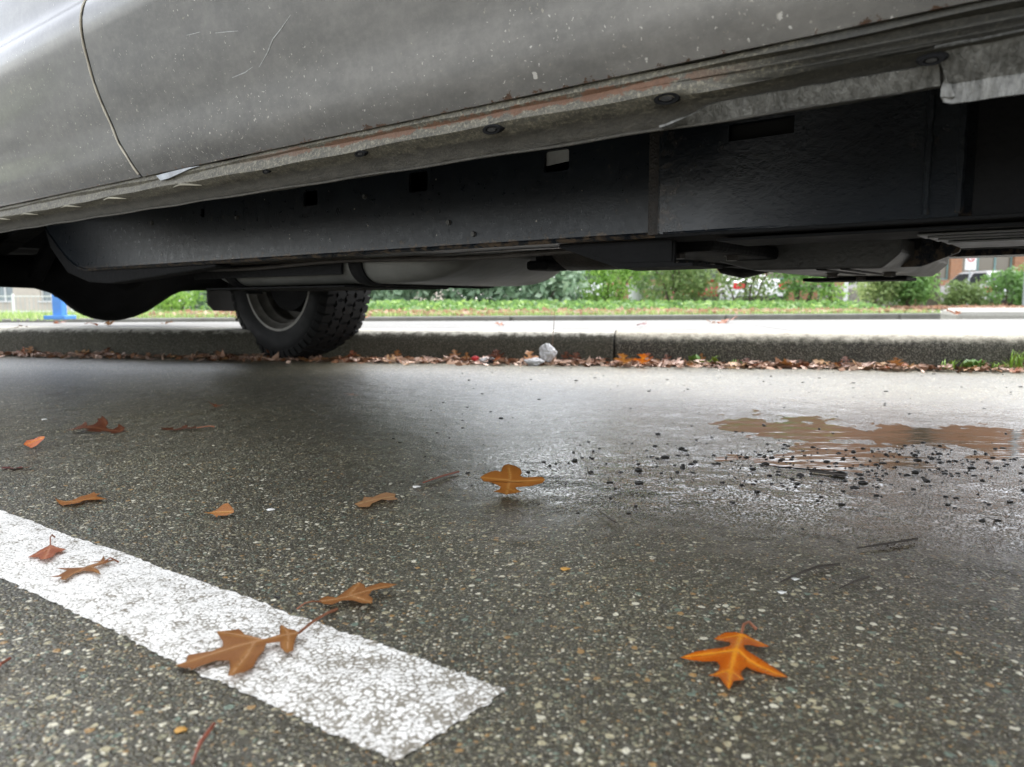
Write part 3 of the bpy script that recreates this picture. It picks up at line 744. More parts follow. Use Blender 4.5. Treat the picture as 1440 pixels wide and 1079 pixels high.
def strap(x0, x1):
    b = MB(); r = .047; pr = []
    for cy, cz, a0 in ((-.355, .332, 180), (-.025, .332, 270)):
        for k in range(9): a = R(a0 + 90 * k / 8); pr.append((cy + (r + .003) * math.cos(a), cz + r * math.sin(a)))
    pr = [(-.405, .46)] + pr + [(.025, .46)]
    vs = [(x, y, z) for x in (x0, x1) for y, z in pr]; n = len(pr)
    b.add(vs, [(i, i + 1, n + i + 1, n + i) for i in range(n - 1)])
    return b.build('tank_strap', P_black, tk, sm=True, solid=.004, off=0)
strap(-1.14, -1.105); strap(-1.58, -1.545)
# added dark plates: dimmer reflection on the tank's rear half put into colour
b = MB(); b.box(-1.70, -1.16, -.407, -.401, .305, .45, 0); b.box(-1.66, -1.16, -.40, -.10, .2805, .2840); b.build('tank_dim_plate', P_black, tk, bevel=.001)
# --- exhaust
b = MB(); b.lathe([(-.10, .012), (-.095, .045), (-.07, .062), (.07, .062), (.095, .045), (.10, .012)], (-.72, -.16, .372), 32, 'x'); mf = b.build('muffler', P_pipe, truck, sm=True)
b = MB(); b.tube([(-.63, -.16, .37), (-.45, -.12, .37), (.4, -.1, .40), (.9, -.1, .42)], .027, 14); b.tube([(-.81, -.16, .37), (-.85, .02, .38), (-1.0, .16, .40), (-2.0, .2, .43), (-2.5, .2, .55), (-3.1, .22, .55), (-3.7, .5, .42)], .026, 14); b.build('exhaust_pipe', P_pipe, truck, sm=True)
b = MB(); b.box(-.852, -.832, -.19, -.13, .318, .46, .003); b.box(-.868, -.82, -.20, -.12, .312, .330, .006); b.build('exhaust_hanger', P_black, truck)
# --- transmission, transfer case and the plate under them
b = MB(); b.lathe([(-.62, .03), (-.60, .07), (-.45, .085), (-.40, .12), (-.25, .125), (-.2, .10), (.2, .13), (.5, .19), (.55, .19), (.56, .05)], (0, .02, .44), 28, 'x'); b.build('transmission', P_black, truck, sm=True)
b = MB(); b.lathe([(-.05, .02), (-.045, .06), (.0, .07), (.05, .06), (.055, .02)], (-.60, .22, .372), 24, 'x'); b.lathe([(-.30, .012), (-.05, .03), (0.0, .04)], (-.55, .22, .37), 16, 'x'); b.build('transfer_case', P_black, truck, sm=True)
b = MB(); b.box(-.52, -.40, -.42, .42, .318, .338, .006); b.prism([(-.535, .335), (-.515, .312), (-.40, .312), (-.385, .335)], -.1, .30, 'y'); b.build('cross_member', P_black, truck)
sk = [(-.50, .318), (-.44, .302), (-.25, .300), (-.225, .322), (-.225, .345), (-.50, .345)]
b = MB(); b.prism(sk, -.16, .28, 'y'); spl = b.build('skid_plate', P_alu, truck, bevel=.004)
for x in (-.335, -.300): 
    b = MB(); b.box(x - .008, x + .008, -.158, .10, .2995, .3045, .002); b.build('slot', VOID, spl)  # slots drawn as black strips, their inner shade as colour
b = MB(); b.box(-.47, -.28, .20, .30, .2925, .2995, .003); b.build('skid_edge', P_black, spl)
b = MB(); b.prism([(-.245, .400), (-.150, .395), (-.165, .325), (-.215, .305), (-.245, .305)], -.06, -.052, 'y'); bk = b.build('gearbox_bracket', P_frame, truck, bevel=.002)
for x, z in ((-.222, .345), (-.195, .345)):
    b = MB(); b.prism([(x + .006 * math.cos(a), z + .014 * math.sin(a)) for a in (2 * math.pi * k / 16 for k in range(16))], -.0612, -.0602, 'y'); b.build('bracket_hole_shade', VOID, bk)
b = MB(); b.tube([(.55, 0, .40), (.0, .22, .37), (-.52, .22, .37)], .025, 12); b.tube([(-.62, .02, .42), (-1.7, -.05, .41), (-2.62, -.12, .37)], .034, 14); b.build('drive_shaft', P_black, truck, sm=True)

# --- rear axle with its differential, springs
b = MB(); AX = (-2.78, 0, .352)
b.lathe([(-.60, .05), (-.45, .052), (-.36, .055), (-.31, .070), (-.27, .098), (-.225, .135), (-.18, .158), (-.14, .166), (-.10, .166), (-.05, .155), (-.005, .138), (.05, .105), (.095, .078), (.14, .060), (.20, .055), (.60, .05)], AX, 40, 'y')
ax = b.build('rear_axle', P_black, truck, sm=2)
b = MB(); b.lathe([(-.175, .01), (-.17, .08), (-.13, .14), (-.06, .16), (0, .155)], (-2.78, -.125, .352), 32, 'x'); b.lathe([(0, .13), (.1, .09), (.2, .05), (.22, .02)], (-2.78, -.125, .36), 24, 'x')
b.build('differential', P_black, ax, sm=True)
for k in range(10):
    a = 2 * math.pi * k / 10; b = MB(); b.lathe([(-.19, .001), (-.19, .009), (-.16, .009)], (-2.775, -.125 + .125 * math.cos(a), .352 + .125 * math.sin(a)), 8, 'x'); b.build('cover_bolt', P_black, ax)
for side in (-1, 1):
    b = MB()
    for k, (h, z) in enumerate(((.62, .43), (.52, .418), (.40, .406), (.26, .394))):
        pts = [(-2.78 + h * t, side * .50, z + .075 * (t * t) * (h / .62)) for t in (-1, -.75, -.5, -.25, 0, .25, .5, .75, 1)]
        for p, q in zip(pts, pts[1:]): b.add([(p[0], p[1] - .03, p[2]), (p[0], p[1] + .03, p[2]), (q[0], q[1] + .03, q[2]), (q[0], q[1] - .03, q[2]), (p[0], p[1] - .03, p[2] + .009), (p[0], p[1] + .03, p[2] + .009), (q[0], q[1] + .03, q[2] + .009), (q[0], q[1] - .03, q[2] + .009)],
            [(0, 1, 2, 3), (7, 6, 5, 4), (0, 4, 5, 1), (3, 2, 6, 7), (0, 3, 7, 4), (1, 5, 6, 2)])
    b.build('leaf_spring', P_black, truck)
    b = MB(); b.prism([(-2.34, .52), (-2.27, .40), (-2.17, .33), (-2.05, .303), (-1.93, .297), (-1.72, .308), (-1.45, .324), (-1.45, .3305), (-2.02, .3305), (-2.15, .42)], side * .499, side * .46, 'y'); b.build('spring_hanger', P_black, truck, bevel=.004)
    b = MB(); b.tube([(-2.66, side * .40, .33), (-2.45, side * .33, .60)], .024, 12); b.build('shock_absorber', P_black, truck)
b = MB(); b.box(-2.72, -2.60, .30, .42, .295, .335, .01); b.tube([(-2.66, .38, .285), (-2.66, .38, .35)], .035, 14); b.build('shock_mount', P_black, truck)
# dark inner panels of the bed over the axle
b = MB()
for side in (-1, 1): b.box(-3.9, -2.08, side * .64, side * .66, .50, .98)
b.box(-3.95, -3.90, -.8, .8, .50, 1.0); b.box(-2.12, -2.08, -.8, .8, .50, 1.0)
b.build('bed_liner', P_black, truck)
for side, lab in ((-1, None), (1, None)):
    pass
def flap(side):
    b = MB(); y0, y1 = side * .50, side * .84
    lo, hi = min(y0, y1), max(y0, y1)
    poly = [(lo, .56), (lo, .245), (lo + .03, .213), (hi, .205), (hi, .56)] if side > 0 else [(hi, .56), (hi, .245), (hi - .03, .213), (lo, .205), (lo, .56)]
    b.prism(poly, -3.215, -3.205, 'x'); return b.build('mud_flap', plain('grey_mud_flap', (0.075, 0.073, 0.07), 0.7), truck)
flap(1); flap(-1)

# --- wheels
def tyre_mb():
    b = MB(); W, RR = .122, .365
    prof = [(-.095, .222), (-.108, .228), (-.120, .262), (-.125, .300), (-.118, .333), (-.106, .348), (-.095, .3535), (0, .3565), (.095, .3535), (.106, .348), (.118, .333), (.125, .300), (.120, .262), (.108, .228), (.095, .222)]
    b.lathe(prof, (0, 0, 0), 72, 'y')
    rr = random.Random(11); N = 54
    rows = [(-.113, -.074, 0.0, 1), (-.069, -.027, .5, 0), (-.022, .022, .0, 0), (.027, .069, .5, 0), (.074, .113, .0, 1)]
    for ya, yb, ph, sh in rows:
        for k in range(N):
            a0 = 2 * math.pi * (k + ph) / N; da = 2 * math.pi / N
            gap = .0024 / RR
            a1, a2 = a0 + gap, a0 + da - gap
            sk = da * (.35 if k % 2 else -.28)
            j = lambda: rr.uniform(-.0022, .0022)
            am = (a1 + a2) / 2; d = .0050
            if sh and ya < 0: poly = [(ya, a1), (yb - d, a1 + sk * .3), (yb + d, am + sk * .3), (yb - d, a2 + sk * .3), (ya, a2 - da * (.22 if k % 2 else .08))]
            elif sh: poly = [(ya - d, a1 + sk * .3), (yb, a1), (yb, a2 - da * (.22 if k % 2 else .08)), (ya - d, a2 + sk * .3), (ya + d, am + sk * .3)]
            else: poly = [(ya - d + j(), a1 - sk * .2), ((ya + yb) / 2, a1 + sk * .4), (yb - d + j(), a1), (yb + d, am + sk * .2), (yb - d + j(), a2), ((ya + yb) / 2 + j(), a2 + sk * .4), (ya - d + j(), a2 - sk * .2), (ya + d, am)]
            def rad(y): return .3655 - max(0, abs(y) - .06) ** 2 * 3.0
            n = len(poly); vs = []
            for y, a in poly: r_ = rad(y) - .010; vs.append((r_ * math.cos(a), y, r_ * math.sin(a)))
            cy = sum(p[0] for p in poly) / n; ca = sum(p[1] for p in poly) / n
            for y, a in poly: y_ = cy + (y - cy) * .965; a_ = ca + (a - ca) * .965; r_ = rad(y_); vs.append((r_ * math.cos(a_), y_, r_ * math.sin(a_)))
            fs = [tuple(range(n, 2 * n))] + [(q, (q + 1) % n, n + (q + 1) % n, n + q) for q in range(n)]
            b.add(vs, fs)
            if sh:  # the lug runs down the shoulder
                s_ = -1 if ya < 0 else 1
                e = [(s_ * .113, .3575), (s_ * .1205, .340), (s_ * .1235, .325), (s_ * .1215, .322), (s_ * .108, .345)]
                aa, ab = a1, a2 - da * .18
                vs = [(r_ * math.cos(a), y, r_ * math.sin(a)) for a in (aa, ab) for y, r_ in e]; m_ = len(e)
                b.add(vs, [tuple(range(m_)), tuple(range(m_, 2 * m_))] + [(q, (q + 1) % m_, m_ + (q + 1) % m_, m_ + q) for q in range(m_)])
    return b
def rim_mb(out):
    """out: +1 when the outer face looks to +y"""
    b = MB()
    b.lathe([(-.100 * out, .236), (-.112 * out, .238), (-.112 * out, .228), (-.095 * out, .220), (-.085 * out, .205), (-.06 * out, .203), (-.045 * out, .190), (-.02 * out, .190), (-.01 * out, .197), (.05 * out, .197), (.08 * out, .21), (.095 * out, .225), (.108 * out, .238), (.1 * out, .240)], (0, 0, 0), 64, 'y')
    b.lathe([(.03 * out, .197), (.045 * out, .15), (.06 * out, .10), (.055 * out, .0)], (0, 0, 0), 64, 'y')
    return b
tm = tyre_mb(); tyre_me = None
for cx, cy, side in ((-2.79, .69, 1), (-2.79, -.70, -1), (ARCH_F, .69, 1), (ARCH_F, -.70, -1)):
    w = empty('wheel', (cx, cy, .3655)); w.parent = truck
    if tyre_me is None: t = tm.build('tyre', P_rub, w, sm=True); tyre_me = t.data
    else: t = link('tyre', tyre_me, None, w)
    rim_mb(side).build('rim', P_rim, w, sm=True)
    b = MB(); b.lathe([(-.05 * side, .02), (-.05 * side, .150), (.02 * side, .158), (.03 * side, .15), (.03 * side, .02)], (0, 0, 0), 40, 'y'); b.build('brake_drum', P_black, w, sm=True)

# --- the rest of the body (out of the photograph, but the truck is whole)
b = MB()
b.add([(.05, -.80, 1.02), (1.40, -.74, .96), (1.40, .74, .96), (.05, .80, 1.02)], [(0, 1, 2, 3)]); b.build('hood', P_paint, truck, solid=.02)
b = MB(); b.box(-1.95, -.55, -.62, .62, 1.515, 1.55, .012); b.build('roof', P_paint, truck)
b = MB(); b.add([(.03, -.78, 1.03), (.03, .78, 1.03), (-.54, .60, 1.50), (-.54, -.60, 1.50)], [(0, 1, 2, 3)]); b.build('windshield', P_glass, truck, solid=.006)
b = MB(); b.add([(-2.04, -.78, 1.03), (-2.04, .78, 1.03), (-1.96, .60, 1.50), (-1.96, -.60, 1.50)], [(0, 1, 2, 3)]); b.build('rear_window', P_glass, truck, solid=.006)
b = MB(); b.box(1.43, 1.55, -.84, .84, .46, .66, .02); b.build('bumper', P_plast, truck); b = MB(); b.box(-4.08, -3.97, -.80, .80, .46, .60, .02); b.build('bumper', P_plast, truck)
b = MB(); b.box(1.42, 1.45, -.45, .45, .70, .92, .01); b.build('grille', P_plast, truck)
b = MB(); b.box(-3.99, -3.95, -.76, .76, .62, 1.02, .01); b.build('tailgate', P_paint, truck)
for s_ in (-1, 1):
    b = MB(); b.box(1.42, 1.455, min(s_ * .5, s_ * .8), max(s_ * .5, s_ * .8), .72, .90, .01); b.build('headlight', Mat('lamp_glass').out((.6, .6, .6), .1), truck)
    b = MB(); b.box(-3.985, -3.95, min(s_ * .77, s_ * .83), max(s_ * .77, s_ * .83), .70, .98, .008); b.build('tail_light', Mat('red_lamp').out((.35, .02, .02), .15), truck)

# --- lines, clips and bolts of the underside
b = MB(); b.tube([(-2.0 + .1 * k, -.422 + .006 * math.sin(k * 1.3), .3265 + .003 * math.sin(k * .9)) for k in range(15)], .0045, 8); b.build('brake_line', P_pipe, truck, sm=True)
b = MB(); b.tube([(-2.55, -.1, .43), (-2.4, -.25, .455), (-2.2, -.38, .44), (-2.05, -.43, .40)], .006, 8); b.build('brake_hose', P_black, truck, sm=True)
b = MB(); b.tube([(-.60, -.30, .392), (-.50, -.33, .372), (-.38, -.30, .362), (-.22, -.31, .368), (-.08, -.34, .36)], .011, 10); b.build('wiring_loom', P_black, truck, sm=True)
b = MB(); b.tube([(-.66, -.34, .36), (-.45, -.36, .35), (-.3, -.37, .352), (.1, -.37, .35)], .0065, 8); b.build('fuel_line', P_pipe, truck, sm=True)
for x, y, z in ((-.515, -.30, .3105), (-.515, -.2, .3105), (-.42, -.3, .3165), (-.46, -.39, .3165), (-.36, .0, .299), (-.27, .0, .2985), (-.36, .2, .299)):
    b = MB(); b.lathe([(0, .001), (0, .009), (.006, .009), (.007, .012), (.009, .012)], (x, y, z - .006), 6, 'z'); b.build('bolt', P_pipe, truck)

def gut(u, off):
    """a place in the gutter: photograph column, distance in front of the kerb"""
    x = (u - 720) / F * 3.0
    for _ in range(6): x = (u - 720) / F * (kerb_y(x) - off)
    return x, kerb_y(x) - off
# ------------------------------------------------------------------ fallen oak leaves
def leaf_mat(name, a, b_, vein, spots=(0.10, 0.04, 0.015), rough=0.38, scale=60):
    m = Mat(name)
    n = m.noise(scale, 5, 0.65); n2 = m.noise(scale * 3.5, 4, 0.7)
    c = m.mix(m.rng(n, 0.32, 0.68), a, b_)
    c = m.mix(m.rng(n2, 0.60, 0.74, 0, 0.75), c, spots)
    c = m.mix(m.math('MULTIPLY', m.rng(m.math('ADD', m.attr('web')['Fac'], m.rng(n, .3, .7, -.25, .25)), .35, 1.0), 0.42), c, (a[0] * .62, a[1] * .42, a[2] * .6))
    v = m.attr('vein')['Fac']
    c = m.mix(m.math('MULTIPLY', v, 0.8), c, vein)
    e = m.attr('rim')['Fac']
    c = m.mix(m.math('MULTIPLY', e, 0.55), c, tuple(q * 0.55 for q in a))
    bsdf = m.out(c, m.rng(n, 0.3, 0.7, rough - .06, rough + .14), 0, m.bump(m.math('ADD', m.math('MULTIPLY', v, -1.2), n2), 0.35, 0.0012), Specular_IOR_Level=0.5)
    tr = m.node('ShaderNodeBsdfTranslucent', None, Color=c)
    mx = m.node('ShaderNodeMixShader'); m.put(mx.inputs[0], 0.22)
    m.t.links.new(m.p.outputs[0], mx.inputs[1]); m.t.links.new(tr.outputs[0], mx.inputs[2])
    m.t.links.new(mx.outputs[0], m.t.nodes['Material Output'].inputs[0])
    return m
LM = {
 'orange': leaf_mat('orange_leaf', (0.50, 0.10, 0.010), (0.66, 0.19, 0.012), (0.85, 0.34, 0.025), (0.22, 0.03, 0.01), 0.22),
 'amber': leaf_mat('amber_leaf', (0.34, 0.13, 0.022), (0.44, 0.18, 0.03), (0.48, 0.24, 0.07)),
 'brown': leaf_mat('brown_leaf', (0.25, 0.105, 0.028), (0.34, 0.155, 0.04), (0.42, 0.22, 0.10)),
 'rust': leaf_mat('rust_leaf', (0.33, 0.095, 0.035), (0.42, 0.14, 0.055), (0.40, 0.17, 0.08)),
 'tan': leaf_mat('tan_leaf', (0.40, 0.22, 0.085), (0.52, 0.30, 0.13), (0.55, 0.36, 0.2)),
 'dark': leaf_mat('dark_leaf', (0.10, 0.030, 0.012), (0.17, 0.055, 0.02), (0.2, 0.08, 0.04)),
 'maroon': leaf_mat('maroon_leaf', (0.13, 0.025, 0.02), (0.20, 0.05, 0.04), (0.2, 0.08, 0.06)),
 'pink': leaf_mat('faded_leaf', (0.46, 0.29, 0.21), (0.66, 0.47, 0.37), (0.66, 0.52, 0.42), (0.25, 0.13, 0.08)),
}
STEMM = plain('leaf_stalk', (0.20, 0.075, 0.035), 0.5, 0, 0.3, 80, 0)
DEBUG = False
def leaf_mesh(name, outline, veins, res=0.0032, curl=None, thick=True):
    """a leaf cut to its outline, fine enough to carry its veins and its curl"""
    bm = bmesh.new()
    pts = []
    for (x0, y0), (x1, y1) in zip(outline, outline[1:] + outline[:1]):
        n = max(1, int(math.hypot(x1 - x0, y1 - y0) / res))
        pts += [(x0 + (x1 - x0) * k / n, y0 + (y1 - y0) * k / n) for k in range(n)]
    from mathutils.geometry import tessellate_polygon
    bv = [bm.verts.new((x, y, 0)) for x, y in pts]
    for t in tessellate_polygon([[Vector((x, y, 0)) for x, y in pts]]):
        try: bm.faces.new([bv[i] for i in t])
        except ValueError: pass
    for _ in range(7):
        lng = [e for e in bm.edges if e.calc_length() > res * 1.9]
        if not lng: break
        bmesh.ops.subdivide_edges(bm, edges=lng, cuts=1)
        bmesh.ops.triangulate(bm, faces=[f for f in bm.faces if len(f.verts) > 3], quad_method='SHORT_EDGE', ngon_method='EAR_CLIP')
    rim = {v: v.is_boundary for v in bm.verts}
    if DEBUG: print('leaf', name, len(outline), sum(f.calc_area() for f in bm.faces), abs(sum(a[0] * c[1] - c[0] * a[1] for a, c in zip(outline, outline[1:] + outline[:1]))) / 2, len(bm.faces))
    def dseg(p, a, b):
        ax, ay = a; bx, by = b; dx, dy = bx - ax, by - ay; L = dx * dx + dy * dy + 1e-12
        t = max(0, min(1, ((p[0] - ax) * dx + (p[1] - ay) * dy) / L))
        return math.hypot(p[0] - ax - dx * t, p[1] - ay - dy * t), t
    vv = []; rr_ = []; ww_ = []; wid = max(q[2] for q in veins)
    for v in bm.verts:
        best = 0; nd = 9
        for k, (a, c, w) in enumerate(veins):
            d, t = dseg((v.co.x, v.co.y), a, c); nd = min(nd, d); ww = w * (1 - .55 * t)
            best = max(best, 1 - max(0, min(1, (d - ww * .35) / (ww * .9))))
        ww_.append(min(1, nd / (wid * 2.6))); vv.append(best); rr_.append(1.0 if rim[v] else 0.0)
    if curl:
        for v in bm.verts: v.co.z = curl(v.co.x, v.co.y)
    for fc in bm.faces:
        if fc.normal.z < 0: fc.normal_flip()
    me = bpy.data.meshes.new(name); bm.to_mesh(me); bm.free()
    a = me.attributes.new('vein', 'FLOAT', 'POINT'); a.data.foreach_set('value', vv)
    a = me.attributes.new('web', 'FLOAT', 'POINT'); a.data.foreach_set('value', ww_)
    a = me.attributes.new('rim', 'FLOAT', 'POINT'); a.data.foreach_set('value', rr_)
    return me
def put_leaf(me, mat, loc, rz=0, tilt=(0, 0), sc=1.0, label=None, group=None, stem=None, sw=0.0011):
    o = link('oak_leaf', me.copy() if me.users and me.materials else me, None, sm=2)
    if not o.data.materials: o.data.materials.append(mat.m)
    else: o.data.materials[0] = mat.m
    o.location = loc; o.rotation_euler = (tilt[0], tilt[1], rz); o.scale = (sc, sc, sc)
    tag(o, label, 'leaf', group)
    if stem:
        b = MB(); b.tube(stem, [sw * (1.3 if k == len(stem) - 1 else 1) for k in range(len(stem))], 7)
        b.build('stalk', STEMM, o, sm=True)
    return o
# -- three leaves whose outlines the photograph shows plainly, flat on the road at their real size
def traced(px, zo, off, sc):
    """zoomed pixel outline -> metres on the road, about the leaf's own middle"""
    g = [ground(off[0] + x / sc, off[1] + y / sc, zo) for x, y in px]
    return g
def traced_up(px, zo, off, sc, k, y0):
    # the same on a plane that rises away from the camera: z = zo + k (y - y0); returns x and the distance along the slope
    out = []; cp, sp = math.cos(PITCH), math.sin(PITCH)
    for a, c in px:
        u, v = off[0] + a / sc, off[1] + c / sc; cx = (u - 720) / F; cy = -(v - 539.5) / F
        r = (cx, cp + sp * cy, -sp + cp * cy); t = (zo - CAMH - k * y0) / (r[2] - k * r[1])
        out.append((r[0] * t, (r[1] * t - y0) * math.sqrt(1 + k * k)))
    return out
def hero(outl, veins, stem, off, sc, mat, label, z, lift, w=0.0012, k=0.0):
    if k:
        y0 = ground(off[0] + outl[0][0] / sc, off[1] + max(q[1] for q in outl) / sc, z)[1]
        tr_ = lambda q: traced_up(q, z, off, sc, k, y0)
    else: tr_ = lambda q: traced(q, z, off, sc); y0 = 0
    P = tr_(outl); cx = sum(p[0] for p in P) / len(P); cy = sum(p[1] for p in P) / len(P)
    Q = [(x - cx, y - cy) for x, y in P]; V = []
    for a, c, q in veins:
        A, C_ = tr_([a, c]); V.append(((A[0] - cx, A[1] - cy), (C_[0] - cx, C_[1] - cy), w * q))
    me = leaf_mesh('oak_leaf', Q, V, 0.0011 if len(Q) > 40 else .0016, lift); st = None
    if stem:
        S = [(x - cx, y - cy) for x, y in tr_(stem)]; n = len(S)
        st = [Vector((x, y, lift(x, y) * (1 - i / (n - 1)) + .004 * math.sin(math.pi * i / (n - 1)) - .002 * i / (n - 1))) for i, (x, y) in enumerate(S)]
    if k:
        g = math.sqrt(1 + k * k); loc = (cx, y0 + cy / g, rh(cx, y0) + z + cy * k / g)
        return put_leaf(me, mat, loc, 0, (math.atan(k), 0), label=label, stem=st, sw=.0008)
    return put_leaf(me, mat, (cx, cy, rh(cx, cy) + z), label=label, stem=st, sw=.0011 if len(Q) > 40 else .0007)
O1 = [(820,240),(760,225),(640,225),(560,260),(510,300),(560,320),(640,338),(690,350),(695,375),(690,400),(600,430),(450,450),(300,480),(200,515),(130,540),(250,560),(400,568),(500,562),(545,565),(580,600),(565,650),(510,695),(440,725),(520,735),(570,745),(600,800),(640,860),(680,910),(720,840),(735,800),(780,790),(840,785),(850,770),(830,730),(810,690),(830,650),(880,610),(960,650),(1100,700),(1200,740),(1350,760),(1280,690),(1180,620),(1050,550),(930,490),(870,455),(850,425),(855,395),(920,400),(1000,425),(1140,430),(1050,370),(930,290),(870,250)]
V1 = [((820,240),(760,440),1.9),((760,440),(700,640),1.8),((700,640),(680,895),1.5),((750,455),(500,490),1.5),((500,490),(180,532),1.2),((770,450),(900,550),1.6),((900,550),(1300,735),1.3),((810,255),(560,290),.8),((830,255),(1100,412),.9),((705,640),(470,722),1.0),((700,640),(830,775),.8)]
hero(O1, V1, [(820,243),(845,185),(905,140),(990,152)], (940, 860), 8.0, LM['orange'], 'glossy bright orange spiky oak leaf alone on the wet asphalt nearest the camera', .0028,
     lambda x, y: .0015 + .9 * abs(x) ** 1.6 * .25 + .0012 * math.sin(y * 120))
O2 = [(765,385),(735,370),(700,365),(655,335),(650,365),(650,400),(600,415),(560,425),(545,425),(490,410),(440,395),(420,370),(405,358),(350,365),(270,365),(290,400),(310,430),(310,455),(250,475),(170,482),(100,490),(90,525),(20,545),(70,560),(115,565),(120,580),(180,555),(270,530),(350,535),(352,580),(340,635),(370,635),(400,618),(440,610),(490,580),(520,520),(555,485),(570,450),(650,440),(655,470),(690,495),(730,480),(735,450),(745,420)]
V2 = [((765,385),(540,430),1.5),((540,430),(300,480),1.3),((300,480),(20,545),1.0),((540,430),(275,368),.8),((500,440),(355,625),.8),((700,398),(655,340),.6),((700,398),(690,490),.6)]
hero(O2, V2, [(762,388),(850,325),(930,262),(990,208)], (240, 800), 4.235, LM['brown'], 'large flat brown oak leaf with long stalk lying on the white line', .0035,
     lambda x, y: .0012 + .0016 * math.sin(x * 45 + 1) + .0012 * math.sin(y * 70))
O3 = [(880,178),(900,160),(935,152),(985,162),(1040,130),(1090,100),(1120,86),(1150,105),(1160,125),(1250,105),(1350,115),(1300,135),(1200,145),(1180,170),(1205,190),(1200,218),(1140,212),(1080,188),(1020,182),(960,200),(910,195)]
V3 = [((890,180),(1040,165),1.2),((1040,165),(1340,118),1.0),((1060,160),(1120,92),.7),((1080,165),(1195,212),.7)]
hero(O3, V3, [(892,182),(850,200),(800,210),(750,220)], (240, 800), 4.235, LM['brown'], 'brown oak leaf just above the white line, beside the long stalk', .006,
     lambda x, y: .0015 + .0022 * math.sin(x * 60) + .001 * math.sin(y * 50))
Z8 = ((0, 590), 4.235); ZB = ((480, 540), 3.0)
W2 = lambda x, y: .0008 + .0008 * math.sin(x * 90)
W1 = lambda x, y: .001 + .0022 * math.sin(x * 80 + 1) * math.sin(y * 60) + 1.2 * x * x
hero([(165,820),(200,800),(240,775),(290,750),(300,742),(320,752),(345,765),(395,780),(370,792),(330,800),(320,822),(280,838),(240,840),(230,822)], [((300,745),(260,838),1),((295,765),(180,817),.7),((298,760),(385,781),.7)], [(300,745),(300,715),(312,698),(325,688)], *Z8, LM['rust'], 'small reddish leaf with upright stalk on the white line', .003, W2)
hero([(290,940),(350,928),(400,900),(330,888),(420,885),(500,885),(540,872),(590,860),(520,852),(600,850),(618,815),(628,850),(700,842),(630,868),(570,885),(560,890),(590,910),(600,935),(550,915),(500,910),(440,925),(415,945),(390,962),(355,955),(365,940)], [((620,855),(500,890),1),((500,890),(375,955),.8),((540,885),(595,930),.6)], [(618,857),(660,848),(705,838)], *Z8, LM['brown'], 'narrow brown forked leaf on the white line below the reddish one', .003, W2)
hero([(325,465),(345,475),(390,483),(430,478),(480,455),(530,445),(560,430),(575,445),(605,440),(570,460),(640,475),(560,482),(500,485),(470,500),(430,505),(370,512),(345,492)], [((560,470),(440,490),1),((440,490),(350,480),.8)], None, *Z8, LM['amber'], 'thin spiky golden leaf above the upper edge of the white line', .003, W2)
hero([(1205,545),(1250,545),(1290,530),(1330,500),(1360,495),(1390,525),(1395,545),(1350,560),(1300,560),(1290,570),(1270,555)], [((1385,540),(1220,546),1)], None, *Z8, LM['amber'], 'small smooth brown leaf between the tan leaf and the spiky leaf on the left', .004, W1, k=.35)
hero([(140,150),(160,125),(200,118),(235,105),(270,105),(265,118),(250,128),(220,150),(185,165)], [((262,110),(150,148),1)], None, *Z8, LM['orange'], 'small crumpled yellow orange leaf at the far left of the road', .004, W1, k=.4)
hero([(55,505),(75,495),(90,490),(95,475),(130,478),(165,465),(190,460),(230,468),(225,480),(240,490),(200,495),(170,490),(130,505),(120,518),(75,518)], [((225,478),(130,490),1),((130,490),(62,506),.8)], None, *ZB, LM['tan'], 'small pale tan oak leaf left of the curled amber leaf', .003, W2)
hero([(585,405),(600,395),(625,383),(650,375),(675,379),(678,362),(685,347),(705,340),(735,350),(755,365),(762,382),(755,395),(770,402),(820,402),(850,405),(860,415),(850,425),(800,434),(735,437),(745,450),(762,455),(740,463),(715,466),(695,472),(680,465),(640,456),(665,448),(672,437),(660,430),(630,420),(600,418)], [((695,468),(712,400),1.2),((712,400),(705,345),1),((708,415),(850,415),.9),((705,410),(595,405),.9),((700,440),(745,458),.6)], None, *ZB, LM['amber'], 'curled amber oak leaf lying by itself in the middle of the road', .0012, lambda x, y: 1.2 * x * x + .0015 * math.sin(y * 90), k=.36)
# -- an oak leaf of unit length, base at the origin, tip at +y
HALF = [(.03, .0), (.05, .07), (.13, .09), (.21, .10), (.33, .20), (.22, .195), (.08, .23), (.07, .33), (.12, .37), (.24, .37), (.36, .40), (.52, .55), (.42, .53), (.35, .59), (.27, .53), (.13, .57), (.10, .66), (.17, .71), (.31, .78), (.22, .80), (.17, .87), (.09, .86), (.05, .93)]
def oak(seed, curl, width=1.0, jit=.025, res=.045):
    r_ = random.Random(seed); k1, k2 = r_.uniform(.8, 1.15), r_.uniform(.8, 1.15); sk = r_.uniform(-.05, .05)
    right = [(x * width * k1 + r_.uniform(-jit, jit) * (y > .02), y + sk * x + r_.uniform(-jit, jit) * .7) for x, y in HALF]
    left = [(-x * width * k2 + r_.uniform(-jit, jit) * (y > .02), y - sk * x + r_.uniform(-jit, jit) * .7) for x, y in reversed(HALF)]
    veins = [((0, 0), (0, 1), .03)]
    for s_, q in ((1, k1), (-1, k2)):
        for y0, x1, y1 in ((.08, .31, .2), (.3, .5, .55), (.6, .29, .78)): veins.append(((0, y0), (s_ * x1 * width * q, y1), .02))
    return leaf_mesh('oak_leaf', right + [(0, 1)] + left, veins, res, curl)
